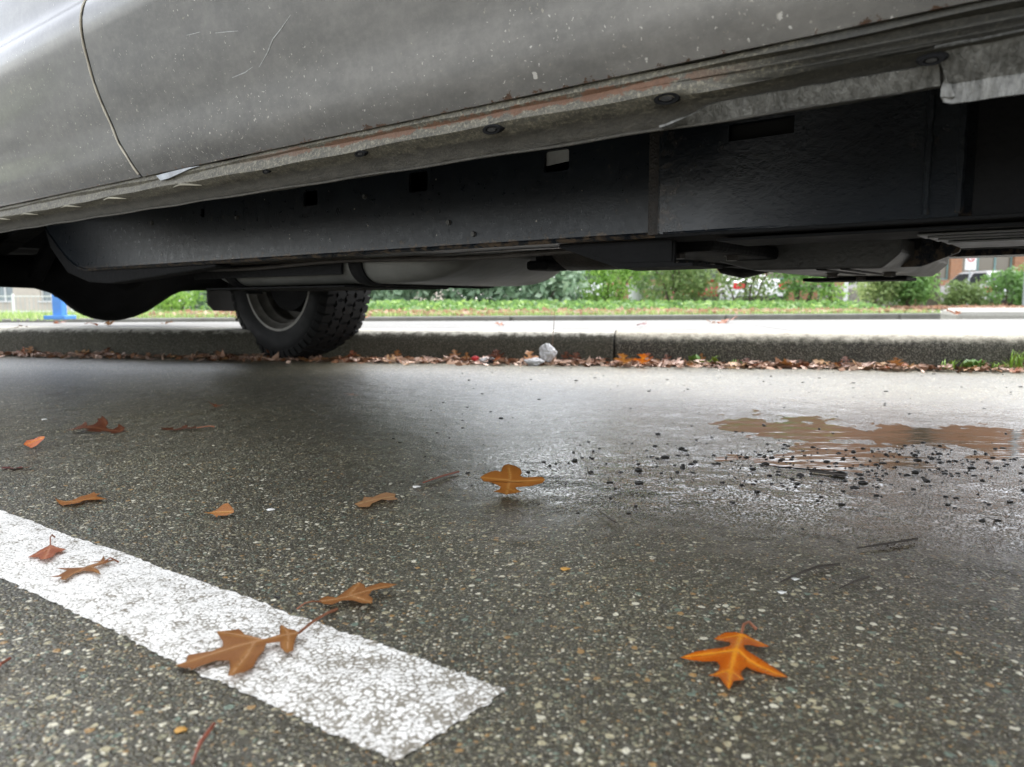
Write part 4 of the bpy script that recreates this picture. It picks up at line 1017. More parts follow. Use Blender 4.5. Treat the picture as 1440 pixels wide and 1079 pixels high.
def curl_fn(seed, amt, cup):
    r_ = random.Random(seed); a, b_, c, d = (r_.uniform(-1, 1) for _ in range(4))
    return lambda x, y: cup * (abs(x) ** 1.5) + cup * .6 * (y - .45) ** 2 + amt * (.08 * math.sin(3.1 * y + 3 * a) * x * 2 + .06 * math.sin(5 * x + 4 * b_) + .05 * math.sin(6 * y + 6 * c)) 
def on_road(u, v, lift=0.0):
    x, y = ground(u, v); return (x, y, rh(x, y) + lift)
def stem_of(s): return [Vector((0, .02, .01)), Vector((.02, -.12, .03)), Vector((.06, -.26, .05)), Vector((.08, -.38, .03))]
FORE = [  # photo column, row, size in metres, turn, shape, stuff
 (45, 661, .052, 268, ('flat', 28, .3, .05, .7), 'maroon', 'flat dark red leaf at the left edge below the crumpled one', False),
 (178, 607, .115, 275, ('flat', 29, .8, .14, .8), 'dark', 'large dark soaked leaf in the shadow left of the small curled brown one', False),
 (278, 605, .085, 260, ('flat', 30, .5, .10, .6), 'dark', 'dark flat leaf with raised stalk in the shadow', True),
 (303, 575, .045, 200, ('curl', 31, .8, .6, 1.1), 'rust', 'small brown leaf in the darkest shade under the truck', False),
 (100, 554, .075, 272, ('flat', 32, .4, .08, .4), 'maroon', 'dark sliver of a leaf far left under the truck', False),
 (505, 558, .055, 240, ('curl', 33, .6, .2, .35), 'pink', 'pale folded sliver of leaf on the grey asphalt below the rear tyre', False),
]
for u, v, size, turn, (kind, seed, amt, cup, wd), mt, lab, stm in FORE:
    me = oak(seed, curl_fn(seed, amt, cup if kind == 'curl' else cup * .6), wd, .03, .03)
    zmin = min(q.co.z for q in me.vertices)
    x, y, z = on_road(u, v)
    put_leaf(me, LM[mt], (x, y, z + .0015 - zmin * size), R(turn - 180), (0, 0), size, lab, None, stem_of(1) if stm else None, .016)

# -- leaf drift in the gutter: every leaf on its own
GV = []
for k in range(9):
    cf = curl_fn(100 + k, 1.3, .18 if k % 2 else .4)
    GV.append(oak(100 + k, cf, .8 + .06 * k, .035, .09))
GMAT = ['pink', 'pink', 'pink', 'rust', 'pink', 'tan', 'tan', 'pink', 'brown', 'dark']
GME = {}
def gutter_leaf(k, mt):
    if (k, mt) not in GME:
        me = GV[k].copy(); me.materials.clear(); me.materials.append(LM[mt].m); GME[k, mt] = me
    return GME[k, mt]
gr = random.Random(41)
DENS = [(-2.6, .5), (-1.9, 1.2), (-1.5, .35), (-1.3, 1.3), (-.75, .8), (-.6, 1.5), (.6, 1.6), (1.35, 1.3), (1.5, .8), (2.1, .5)]
def density(x):
    for (x0, d0), (x1, d1) in zip(DENS, DENS[1:]):
        if x <= x1: return d0 + (d1 - d0) * (x - x0) / (x1 - x0)
    return .5
count = 0
while count < 296:
    s = gr.uniform(-2.6, 2.1)
    if gr.random() > density(s) / 1.6: continue
    up = gr.random() < .07
    a = -abs(gr.gauss(0, .055)) - .012
    size = gr.uniform(.036, .064)
    if abs(s - .145) < .055 and a < -.02: continue
    mt = gr.choice(GMAT)
    if up:
        mt = gr.choice(['dark', 'rust', 'dark', 'brown']); a = -.022; p = K0 + KD * s + KN * a
        size *= .85; tilt = (R(gr.uniform(50, 80)), R(gr.uniform(-25, 25))); z = gr.uniform(.004, .016); rz = gr.uniform(-.5, .5) - .19
    else:
        p = K0 + KD * s + KN * a; tilt = (R(gr.uniform(-14, 14)), R(gr.uniform(-14, 14))); z = .007 + .020 * gr.random() * max(0, 1 + a / .12); rz = gr.uniform(0, 6.28)
    o = bpy.data.objects.new('oak_leaf', gutter_leaf(gr.randrange(9), mt)); COL.objects.link(o)
    o.location = (p.x, p.y, z); o.rotation_euler = (tilt[0], tilt[1], rz); o.scale = (size,) * 3
    for q in o.data.polygons: pass
    tag(o, 'fallen oak leaf in the faded drift along the foot of the kerb', 'leaf', 'leaves drifted along the kerb')
    count += 1
for u, v, mt, lab in ((902, 505, 'orange', 'bright orange leaf at the front of the drift, right of the white paper'), (880, 503, 'amber', 'amber leaf standing among the drift, beside the bright orange one'),
                      (752, 500, 'amber', 'amber leaf leaning against the left side of the white crumpled paper')):
    x, y = gut(u, .10); me = GV[3].copy(); me.materials.clear(); me.materials.append(LM[mt].m)
    o = link('oak_leaf', me, None); o.location = (x, y, .012); o.rotation_euler = (R(35), 0, R(u)); o.scale = (.075,) * 3; tag(o, lab, 'leaf')
# torn bits and crumbs of leaf under the drift
rs0 = np.random.RandomState(15); nb = 2600
sx = rs0.uniform(-2.8, 2.2, nb); keep = rs0.rand(nb) < np.array([density(q) for q in sx]) / 1.7; sx = sx[keep]; nb = len(sx); aa = -np.abs(rs0.normal(0, .05, nb)) - .008
bx = K0.x + KD.x * sx + KN.x * aa; by = K0.y + KD.y * sx + KN.y * aa; bz = .006 + rs0.rand(nb) * .016 * np.clip(1 + aa / .1, 0, 1)
d0 = rs0.normal(size=(nb, 3)); d0[:, 2] *= .3; d0 /= np.linalg.norm(d0, axis=1)[:, None]; u0 = rs0.normal(size=(nb, 3)); u0[:, 2] *= .3; u0 -= d0 * (u0 * d0).sum(1)[:, None]; u0 /= np.linalg.norm(u0, axis=1)[:, None]
sz = rs0.gamma(3, .004, nb)[:, None] + .006; Pb = np.stack([bx, by, bz], -1)
me = np_mesh('leaf_fragments', np.stack([Pb - d0 * sz, Pb + u0 * sz * .5, Pb + d0 * sz, Pb - u0 * sz * .45], 1).reshape(-1, 3), np.arange(4 * nb).reshape(nb, 4))
ta = me.attributes.new('tone', 'FLOAT', 'POINT'); ta.data.foreach_set('value', np.repeat(rs0.rand(nb), 4).astype(np.float32))
fm_ = Mat('leaf_fragment'); fm_.out(fm_.ramp(fm_.attr('tone')['Fac'], [(0, (0.10, 0.045, 0.02)), (.3, (0.28, 0.13, 0.06)), (.6, (0.5, 0.33, 0.23)), (1, (0.68, 0.5, 0.4))]), .6)
tag(link('leaf_fragments', me, fm_), 'crumbled bits of brown leaf along the foot of the kerb', 'leaf fragments', None, 'stuff')
# -- leaves on the pavement
for u, v, mt, lab, sz in ((438, 457, 'rust', 'brown leaf on the pavement just right of the rear tyre', .07), (516, 447, 'orange', 'orange red leaf at the back of the pavement beside the tyre tread', .10), (711, 458, 'rust', 'single brown leaf on the pavement left of the thin twig', .07),
                          (896, 459, 'maroon', 'dark flat leaf on the pavement right of the thin twig', .06), (1015, 454, 'rust', 'largest brown leaf on the bright pavement above the rough kerb', .12), (1006, 455, 'pink', 'faded leaf touching the largest brown leaf on the pavement', .06),
                          (75, 455, 'rust', 'rust coloured leaf at the foot of the blue post', .08), (118, 458, 'rust', 'brown leaf on the pavement right of the blue post', .07), (160, 457, 'brown', 'brown leaf on the pavement under the differential', .06), (225, 456, 'brown', 'brown leaf on the pavement left of the rear tyre', .07), (40, 461, 'pink', 'faded leaf near the kerb edge at the far left', .06)):
    x, y = ground(u, v, .136); o = bpy.data.objects.new('oak_leaf', gutter_leaf((u * 7) % 9, mt)); COL.objects.link(o); o.location = (x, y, .142); o.rotation_euler = (0, 0, u); o.scale = (sz,) * 3; tag(o, lab, 'leaf')
x, y = ground(1350, 442, .19); o = bpy.data.objects.new('oak_leaf', gutter_leaf(4, 'rust')); COL.objects.link(o); o.location = (x, y, .197); o.rotation_euler = (0, 0, .4); o.scale = (.08,) * 3; tag(o, 'brown leaf lying on the raised traffic island', 'leaf')

# ------------------------------------------------------------------ litter, twigs, grit
def crumple(name, loc, rx, ry, rz_, mat, label, cat, seed=1, sub=4):
    bm = bmesh.new(); bmesh.ops.create_icosphere(bm, subdivisions=sub, radius=1)
    rr = random.Random(seed); ps = [(Vector((rr.gauss(0, 1), rr.gauss(0, 1), rr.gauss(0, 1))).normalized(), rr.uniform(.72, .98)) for _ in range(46)]
    for v in bm.verts:
        d = v.co.normalized(); s = 1.0
        for n, h in ps:
            q = d.dot(n)
            if q > 0: s = min(s, h / max(q, 1e-3))
        v.co = d * s
    from mathutils import noise as mn
    for v in bm.verts: v.co *= 1 - .30 * abs(mn.noise(v.co * 2.1 + Vector((seed, 0, 0)))) - .16 * abs(mn.noise(v.co * 5.3 + Vector((0, seed, 0))))
    for v in bm.verts: v.co = Vector((v.co.x * rx * (1 - .62 * max(0, v.co.z) ** 1.3 + .1 * math.sin(v.co.z * 4)) * 1.15, v.co.y * ry, v.co.z * rz_))
    me = bpy.data.meshes.new(name); bm.to_mesh(me); bm.free()
    o = link(name, me, mat); o.location = loc; return tag(o, label, cat)
WHITE = plain('white_paper', (0.50, 0.50, 0.51), 0.6, 0, 0.08, 60, 0.4, 0.003)
x, y = gut(769, .065); crumple('crumpled_paper', (x, y, .049), .040, .030, .052, WHITE, 'white crumpled paper bag standing in the leaf drift against the kerb', 'litter', 3)
x, y = gut(752, .12); crumple('paper_scrap', (x, y, .017), .045, .02, .02, WHITE, 'small flat white paper scrap at the foot of the crumpled bag', 'litter', 5)
x, y = gut(683, .10); crumple('paper_scrap', (x, y, .018), .03, .015, .016, WHITE, 'little white scrap in the drift beside a red wrapper', 'litter', 6)
x, y = gut(668, .095); crumple('wrapper', (x, y, .026), .018, .012, .013, plain('red_wrapper', (0.5, 0.02, 0.025), 0.35), 'tiny red wrapper in the leaf drift', 'litter', 7)
x, y = gut(691, .11); crumple('wrapper', (x, y, .02), .018, .012, .016, plain('black_wrapper', (0.02, 0.02, 0.025), 0.4), 'tiny black scrap right of the little white scrap', 'litter', 8)
TWIG = plain('dark_twig', (0.03, 0.022, 0.016), 0.5, 0, 0.5, 120, 0.4, 0.001)
REDT = plain('red_stalk', (0.20, 0.055, 0.03), 0.45, 0, 0.3, 120, 0)
def twig(pix, r, mat, label, cat='twig', lift=0.003, bow=0.0, name='twig'):
    pts = []
    for k, (u, v) in enumerate(pix):
        x, y, z = on_road(u, v); pts.append(Vector((x, y, z + lift + bow * math.sin(math.pi * k / (len(pix) - 1)))))
    c = pts[len(pts) // 2].copy(); b = MB(); b.tube([p - c for p in pts], [r * (1 if k else .6) for k in range(len(pts))], 7)
    o = b.build(name, mat, sm=True); o.location = c; return tag(o, label, cat)
twig([(1138, 662), (1155, 664), (1172, 667), (1190, 669)], .0022, TWIG, 'thick black wet stick lying at the near edge of the puddle')
twig([(1098, 824), (1125, 812), (1150, 803), (1180, 800)], .0012, TWIG, 'longer bent dark twig on the asphalt above the orange leaf')
twig([(1180, 832), (1200, 822), (1222, 814)], .0010, TWIG, 'short straight dark twig right of the longer bent one')
twig([(1205, 776), (1240, 770), (1290, 763)], .0012, TWIG, 'faint twig on the wet ground below the puddle')
twig([(595, 682), (620, 674), (645, 667)], .0014, REDT, 'thin reddish brown twig left of the curled amber leaf')
twig([(270, 1078), (282, 1055), (296, 1036), (301, 1020)], .0012, REDT, 'red leaf stalk below the white line at the bottom of the picture', 'stalk', .003, .004, 'leaf_stalk')
twig([(-14, 962), (2, 942), (14, 930)], .0010, REDT, 'red leaf stalk at the left edge below the white line', 'stalk', .003, .002, 'leaf_stalk')
twig([(840, 722), (858, 736), (866, 740)], .0009, TWIG, 'small hooked twig below the shiny wet patch')
b = MB(); x, y = gut(776, .03); b.tube([(0, 0, 0), (.004, 0, .08), (.010, .0, .16), (.016, 0, .225)], [.0016, .0014, .0011, .0006], 6)
o = b.build('plant_stem', plain('dry_stem', (0.16, 0.10, 0.06), 0.7, 0, .2, 50, 0), sm=True); o.location = (x, y, .03); tag(o, 'thin dry stem rising straight up behind the white paper bag', 'stem')
# grit and bark chips washed round the puddle
BARK = plain('black_bark', (0.018, 0.016, 0.014), 0.45, 0, 0.5, 200, 0.4, 0.001)
cm = []
for k in range(5):
    bm = bmesh.new(); bmesh.ops.create_icosphere(bm, subdivisions=2, radius=1); rr = random.Random(60 + k)
    for v in bm.verts: v.co *= rr.uniform(.55, 1.2); v.co.z *= .42; v.co.x *= 1.3
    me = bpy.data.meshes.new('bark_chip'); bm.to_mesh(me); bm.free(); me.materials.append(BARK); cm.append(me)
CH = [(1098, 644, 5), (1343, 646, 6), (1367, 648, 5), (1322, 624, 4), (1411, 627, 3.6), (1420, 705, 5.5), (1381, 733, 4), (1402, 733, 4), (1186, 691, 3.6), (1233, 696, 3.2), (1065, 692, 4), (1107, 686, 3.4), (1082, 667, 3.6), (1114, 673, 3.6),
      (1242, 648, 3.8), (1262, 646, 3.4), (1320, 656, 3.4), (1358, 662, 4), (1330, 697, 3.6), (1345, 699, 3), (1333, 709, 3.2), (1390, 709, 3), (1183, 710, 3.2), (1035, 605, 4), (1200, 539, 5), (1152, 533, 6), (967, 547, 6), (1103, 572, 4.5), (973, 598, 3.4), (1075, 596, 3.2),
      (1129, 631, 3), (1435, 544, 6), (1421, 556, 5), (1296, 529, 5), (1384, 574, 4), (690, 579, 5), (650, 591, 3.2), (827, 622, 3), (833, 644, 3.6), (858, 680, 3.4), (884, 723, 3), (812, 722, 2.4), (185, 663, 2.2), (296, 692, 2), (113, 584, 3.4), (390, 840, 2.2), (1180, 762, 2.6), (1290, 650, 3)]
for i, (u, v, mm) in enumerate(CH):
    o = bpy.data.objects.new('bark_chip', cm[i % 5]); COL.objects.link(o); x, y, z = on_road(u, v); s = mm * .001 * rnd.uniform(.6, 1.0)
    o.location = (x, y, max(z, -.004) + s * .25); o.scale = (s * rnd.uniform(.9, 1.5), s, s); o.rotation_euler = (0, 0, rnd.uniform(-.6, .6)); tag(o, 'small black bark chip scattered on the wet asphalt', 'bark chip', 'bark chips on the wet asphalt')
V_, F_ = [], []
gr2 = np.random.RandomState(9); ico = bmesh.new(); bmesh.ops.create_icosphere(ico, subdivisions=1, radius=1); ico.verts.index_update()
iv = np.array([v.co[:] for v in ico.verts]); if_ = np.array([[v.index for v in f.verts] for f in ico.faces]); ico.free()
N_ = 800
gx = np.concatenate([gr2.uniform(-.2, 2.2, 260), gr2.normal(PX - .30, .26, 540)]); gy = np.concatenate([gr2.uniform(1.4, 2.9, 260), gr2.normal(PY - .24, .10, 540)])
gzv = np.maximum(relief(gx, gy), -.004)
for k in range(N_):
    s = gr2.gamma(2.2, .00055) + .0006
    v = iv * np.array([s * gr2.uniform(.8, 2.2), s * gr2.uniform(.7, 1.3), s * .6]); V_.append(v + np.array([gx[k], gy[k], gzv[k] + s * .3])); F_.append(if_ + k * len(iv))
o = link('grit', np_mesh('grit', np.concatenate(V_), np.concatenate(F_)), BARK); tag(o, 'fine black grit washed over the wet asphalt', 'grit', None, 'stuff')
# a few loose pale pebbles
PEB = [plain('white_pebble', (0.62, 0.61, 0.57), 0.5, 0, .15, 90, .2, .001), plain('yellow_chip', (0.45, 0.24, 0.05), 0.5, 0, .2, 90, .2, .001)]
for u, v, mm, c, lab in ((585, 685, 4.2, 0, 'white pebble left of the curled amber leaf'), (1118, 817, 2.6, 0, 'tiny white pebble touching the longer bent twig'), (1099, 835, 2.8, 0, 'tiny white pebble below the longer bent twig'), (62, 591, 4.5, 0, 'white pebble in the shade at the upper left of the road'),
                         (794, 801, 3.6, 1, 'yellow chip of leaf on the asphalt below the wet patch'), (253, 1024, 2.9, 1, 'yellow pebble below the white line at lower left'), (380, 716, 4.0, 0, 'pale pebble right of the small smooth brown leaf')):
    me = cm[2].copy(); me.materials.clear(); me.materials.append(PEB[c]); o = link('pebble', me, None, sm=2); x, y, z = on_road(u, v); s = mm * .001; o.location = (x, y, z + s * .3); o.scale = (s * 1.2, s, s); tag(o, lab, 'pebble')
# weeds at the foot of the kerb
WEED = [plain('weed_green', (0.10, 0.22, 0.03), 0.5, 0, .35, 30, 0), plain('weed_yellow_green', (0.20, 0.34, 0.03), 0.5, 0, .3, 30, 0)]
def weed(u, v, h, n, lab, broad, mt, seed):
    rr = random.Random(seed); b = MB()
    for k in range(n):
        a = rr.uniform(0, 6.28); L = h * rr.uniform(.5, 1.1); w = (.012 if broad else .0022) * rr.uniform(.7, 1.2); lean = rr.uniform(.2, .8) * L; r0 = rr.uniform(0, .03)
        ox, oy = math.cos(a * 3.3) * r0 * 1.6, math.sin(a * 3.3) * r0 * .3; d = Vector((math.cos(a), math.sin(a), 0)); s_ = Vector((-d.y, d.x, 0))
        P = [Vector((ox, oy, 0)) + d * lean * t * t + Vector((0, 0, L * t * (1 - .25 * t))) for t in (0, .35, .7, 1)]
        ws = (w * .5, w, w * .8, 0.0003); vs = []
        for p, q in zip(P, ws): vs += [p + s_ * q, p - s_ * q]
        b.add(vs, [(0, 1, 3, 2), (2, 3, 5, 4), (4, 5, 7, 6)])
    o = b.build('weed', WEED[mt], sm=2, fix=False); x, y = gut(u, .03); o.location = (x, y, .004); tag(o, lab, 'weed')
weed(1432, 516, .10, 34, 'tallest grass tuft at the foot of the kerb at the right edge', False, 1, 1)
weed(1375, 514, .05, 26, 'leafy weed under the kerb left of the tallest grass tuft', True, 0, 2)
weed(1340, 513, .05, 20, 'low grass and weed tuft, leftmost of the right hand kerb weeds', False, 1, 3)
weed(1405, 515, .045, 18, 'short grass tuft between the leafy weed and the tallest tuft', False, 1, 4)
weed(997, 508, .055, 7, 'bright green seedling in the leaf drift below the rough kerb', True, 1, 5)
weed(975, 504, .06, 9, 'dull green seedling left of the bright one by the kerb', True, 0, 6)
weed(1036, 508, .04, 8, 'pair of small green blades by the kerb right of the bright seedling', False, 1, 7)

# ------------------------------------------------------------------ planting beyond the side road
def foliage_mat(name, a, b_, c_):
    m = Mat(name)
    r = m.node('ShaderNodeObjectInfo').outputs['Random']
    t = m.attr('tone')['Fac']
    c = m.ramp(t, [(0.0, a), (0.55, b_), (1.0, c_)])
    m.out(c, 0.45, 0)
    tr = m.node('ShaderNodeBsdfTranslucent', None, Color=c); mx = m.node('ShaderNodeMixShader'); m.put(mx.inputs[0], 0.42)
    m.t.links.new(m.p.outputs[0], mx.inputs[1]); m.t.links.new(tr.outputs[0], mx.inputs[2]); m.t.links.new(mx.outputs[0], m.t.nodes['Material Output'].inputs[0])
    return m
FM = {
 'bluegreen': foliage_mat('rhododendron_leaf', (0.145, 0.226, 0.152), (0.287, 0.416, 0.270), (0.535, 0.664, 0.486)),
 'yellowgreen': foliage_mat('bright_hedge_leaf', (0.153, 0.282, 0.064), (0.318, 0.522, 0.117), (0.568, 0.750, 0.201)),
 'green': foliage_mat('green_hedge_leaf', (0.089, 0.182, 0.050), (0.192, 0.353, 0.099), (0.355, 0.550, 0.175)),
 'olive': foliage_mat('olive_leaf', (0.116, 0.171, 0.062), (0.232, 0.331, 0.116), (0.437, 0.522, 0.212)),
 'autumn': foliage_mat('autumn_leaf', (0.203, 0.113, 0.069), (0.355, 0.222, 0.109), (0.542, 0.386, 0.185)),
 'ivy': foliage_mat('ivy_leaf', (0.090, 0.183, 0.061), (0.208, 0.372, 0.107), (0.445, 0.638, 0.179)),
 'litter': foliage_mat('leaf_litter', (0.229, 0.117, 0.078), (0.450, 0.249, 0.160), (0.666, 0.465, 0.331)),
 'grass': foliage_mat('grass_blade', (0.174, 0.285, 0.084), (0.323, 0.457, 0.144), (0.554, 0.644, 0.264)),
}
def leaves_mesh(name, P, size, rs, mat, flat=0.0, aspect=2.4, tone=None):
    """one small folded leaf at each point"""
    n = len(P)
    d = rs.normal(size=(n, 3)); d[:, 2] *= (1 - flat); d /= np.linalg.norm(d, axis=1)[:, None]
    u = rs.normal(size=(n, 3)); u[:, 2] *= (1 - flat); u -= d * (u * d).sum(1)[:, None]; u /= np.linalg.norm(u, axis=1)[:, None] + 1e-9
    s = size * rs.uniform(.6, 1.25, n)[:, None]; w = s / aspect
    V = np.stack([P - d * s * .5, P + u * w * .5, P + d * s * .5, P - u * w * .5], 1).reshape(-1, 3)
    Fq = np.arange(4 * n).reshape(n, 4)
    me = np_mesh(name, V, Fq)
    t = np.clip(rs.normal(.5, .22, n) if tone is None else tone + rs.normal(0, .14, n), 0, 1)
    at_ = me.attributes.new('tone', 'FLOAT', 'POINT'); at_.data.foreach_set('value', np.repeat(t, 4).astype(np.float32))
    return me
def bush(name, x, y, rx, ry, h, n, mat, label, size=.09, seed=0, group=None, cat='bush', stems=5, z0=None):
    rs = np.random.RandomState(seed + 200); z0 = 0.11 + gz(x, y) if z0 is None else z0
    root = empty(name, (x, y, z0), 0, label, cat, group)
    nc = max(10, int(14 * rx * h + 12))
    C = []; 
    while len(C) < nc:
        q = rs.uniform(-1, 1, 3)
        if np.linalg.norm(q) < 1: C.append((q[0] * rx * .8, q[1] * ry * .8, (q[2] * .5 + .5) * h * .86 + .05))
    C = np.array(C); rad = rs.uniform(.22, .38, nc) * min(1, h) 
    k = rs.randint(0, nc, n); dirv = rs.normal(size=(n, 3)); dirv /= np.linalg.norm(dirv, axis=1)[:, None]
    P = C[k] + dirv * (rad[k] * rs.uniform(.45, 1.05, n))[:, None]
    P[:, 2] = np.maximum(P[:, 2], .02 + rs.rand(n) * .06)
    tone = np.clip(.48 + rs.normal(0, .13, nc), .1, .9)[k]
    link('foliage', leaves_mesh('foliage', P, size, rs, mat, .1, 2.2, tone), mat, root)
    b = MB(); rr = random.Random(seed)
    for q in range(stems):
        c = C[rr.randrange(nc)]; s0 = (c[0] * .25, c[1] * .25, -.02)
        b.tube([s0, (c[0] * .5 + rr.uniform(-.05, .05), c[1] * .5, c[2] * .45), tuple(c)], [.022, .015, .006], 6)
    b.build('stem', plain('shrub_bark', (0.10, 0.075, 0.055), 0.8), root)
    return root
B_ = lambda u, D: at(u, D)
bush('rhododendron', B_(560, 11.4), 11.4, 1.0, .7, 1.5, 3200, FM['bluegreen'], 'blue green rhododendron bush just right of the rear tyre', .15, 1)
bush('rhododendron', B_(665, 11.6), 11.6, .95, .7, 1.4, 3200, FM['bluegreen'], 'blue green rhododendron in the middle of the hedge', .15, 2)
bush('rhododendron', B_(752, 11.8), 11.8, .75, .7, 1.3, 2600, FM['bluegreen'], 'blue green rhododendron right behind the thin dry stem', .15, 3)
bush('hedge_bush', B_(850, 12.3), 12.3, .8, .6, 1.3, 3400, FM['yellowgreen'], 'yellow green bush left of the white post in the hedge', .09, 4)
bush('hedge_bush', B_(955, 12.8), 12.8, .95, .6, 1.6, 4200, FM['olive'], 'dark olive bush right of the white post', .09, 5)
bush('hedge_bush', B_(1040, 13.6), 13.4, .8, .5, 1.7, 2400, FM['olive'], 'thin olive bush with white car showing through', .09, 6)
bush('hedge_bush', B_(1115, 13.2), 13.0, .62, .6, 1.8, 2600, FM['green'], 'dense green bush with yellowing edge at the right end of the hedge', .09, 7)
bush('hedge_bush', B_(1152, 13.2), 12.8, .18, .3, 1.5, 700, FM['yellowgreen'], 'slim yellowing shrub ending the hedge beside the path', .09, 8)
bush('shrub', B_(1222, 14.4), 14.2, .42, .4, .78, 2400, FM['olive'], 'low dull shrub right of the path in front of the concrete wall', .09, 9)
bush('shrub', B_(1268, 14.4), 14.2, .40, .4, .80, 2800, FM['green'], 'low bright green shrub left of the tree trunk', .10, 10)
bush('shrub', B_(1338, 14.6), 14.4, 0.45, .4, .58, 1700, FM['olive'], 'low grey green shrub right of the tree trunk', .09, 11)
bush('shrub', B_(1398, 14.6), 14.4, .52, .4, .70, 1700, FM['green'], 'green shrub with bare stems in front of the white car', .09, 12)
bush('shrub', B_(1450, 14.6), 14.6, .35, .4, 1.15, 1100, FM['green'], 'tallest green shrub behind the grey pole at the right edge', .10, 13)
bush('hedge_bush', B_(245, 13.5), 13.5, .62, .5, .9, 2600, FM['yellowgreen'], 'bright yellow green clipped bush seen left of the rear tyre', .08, 14)
bush('hedge_bush', B_(292, 14.0), 14.2, .45, .5, 1.2, 1500, FM['bluegreen'], 'blue green bush partly behind the mud flap', .12, 15)
bush('hedge_bush', B_(415, 13.0), 13.0, .9, .5, 1.3, 2200, FM['green'], 'green bush mostly hidden behind the rear tyre', .10, 16)
bush('hedge_bush', B_(925, 14.2), 14.2, .8, .4, 1.5, 2600, FM['green'], 'green bush standing behind the white post and the olive bush', .10, 17)
# ivy, grass and fallen leaves on the verge: masses nobody could count
rs = np.random.RandomState(77)
def scatter(n, x0, x1, d0, d1):
    x = rs.uniform(x0, x1, n); t = rs.uniform(d0, d1, n); y = 7.25 + (x + 1.4) * .375 + .16 + t; return x, y, t
def vz(x, y): return .11 + np.array([.03 * smooth((b_ - FK(a)) / 3) + gz(a, b_) for a, b_ in zip(x, y)])
x, y, t = scatter(9000, -3.4, 5.8, 1.2, 4.2)
P = np.stack([x, y, vz(x, y) + rs.rand(len(x)) * .14 * np.clip((t - 1.0) / 1.2, .1, 1)], -1)
o = link('ground_cover', leaves_mesh('ground_cover', P, .085, rs, FM['ivy'], .4, 1.5), FM['ivy']); tag(o, 'low green ivy in front of the hedge', 'ground cover', None, 'stuff')
x, y, t = scatter(5200, -3.4, 5.85, .05, 3.2)
P = np.stack([x, y, vz(x, y) + .012 + rs.rand(len(x)) * .03], -1)
x2 = rs.uniform(7.0, 9.6, 1600); y2 = rs.uniform(12.4, 14.6, 1600); P = np.concatenate([P, np.stack([x2, y2, .15 + rs.rand(1600) * .04], -1)])
x3 = rs.uniform(-6.2, -3.7, 700); y3 = rs.uniform(11, 13.6, 700); P = np.concatenate([P, np.stack([x3, y3, .12 + np.array([gz(a, c) * 1.2 for a, c in zip(x3, y3)]) + rs.rand(700) * .04], -1)])
o = link('leaf_litter', leaves_mesh('leaf_litter', P, .085, rs, FM['litter'], .75, 1.6), FM['litter']); tag(o, 'brown fallen leaves strewn over the verge under the hedge', 'fallen leaves', None, 'stuff')
def grass(n, xf, yf, h, label):
    x = xf(n); y = yf(x, n); z = np.array([.11 + gz(a, c) * (1.2 if a < -3.6 else 1) for a, c in zip(x, y)])
    a = rs.uniform(0, 6.28, n); d = np.stack([np.cos(a), np.sin(a), np.zeros(n)], -1); hh = h * rs.uniform(.5, 1.2, n)
    base = np.stack([x, y, z], -1); tip = base + d * (hh * .4)[:, None] + np.array([0, 0, 1]) * hh[:, None]
    w = np.stack([-np.sin(a), np.cos(a), np.zeros(n)], -1) * .006
    me = np_mesh('grass', np.stack([base - w, base + w, tip], 1).reshape(-1, 3), np.arange(3 * n).reshape(n, 3))
    at_ = me.attributes.new('tone', 'FLOAT', 'POINT'); at_.data.foreach_set('value', np.repeat(np.clip(rs.normal(.55, .22, n), 0, 1), 3).astype(np.float32))
    tag(link('grass', me, FM['grass']), label, 'grass', None, 'stuff')
grass(9000, lambda n: rs.uniform(-3.4, 5.8, n), lambda x, n: 7.25 + (x + 1.4) * .375 + .17 + rs.rand(n) ** 1.6 * 1.6, .06, 'short yellow green grass strip along the far kerb')
grass(9000, lambda n: rs.uniform(-11, -3.6, n), lambda x, n: rs.uniform(5.7, 15, n), .07, 'mown green lawn on the left behind the pavement')
grass(2500, lambda n: rs.uniform(7.1, 10.2, n), lambda x, n: 7.25 + (x + 1.4) * .375 + .17 + rs.rand(n) * 1.6, .06, 'mossy yellow green grass edge right of the path')

# tree whose trunk stands between the low shrubs
def trunk_mb(h, r):
    b = MB(); pts = [(.0, 0, -.05), (.01, 0, .12), (.0, .01, .5), (-.02, .02, 1.2), (.02, 0, h)]
    b.tube(pts, [r * 1.5, r * 1.1, r, r * .95, r * .7], 18)
    for k in range(7):
        a = k * 2.4; z = h * (.75 + .035 * k); b.tube([(0, 0, z), (.5 * math.cos(a), .5 * math.sin(a), z + .6), (1.3 * math.cos(a), 1.3 * math.sin(a), z + 1.5)], [r * .45, r * .3, r * .1], 8)
    return b
bark = Mat('tree_bark'); _n = bark.node('ShaderNodeTexNoise', None, Vector=bark.mapv((16, 16, 3)), Scale=2.0, Detail=6.0).outputs['Fac']
bark.out(bark.mix(bark.rng(_n, .35, .65), (0.06, 0.05, 0.035), (0.15, 0.13, 0.085)), .85, 0, bark.bump(_n, .8, .03))
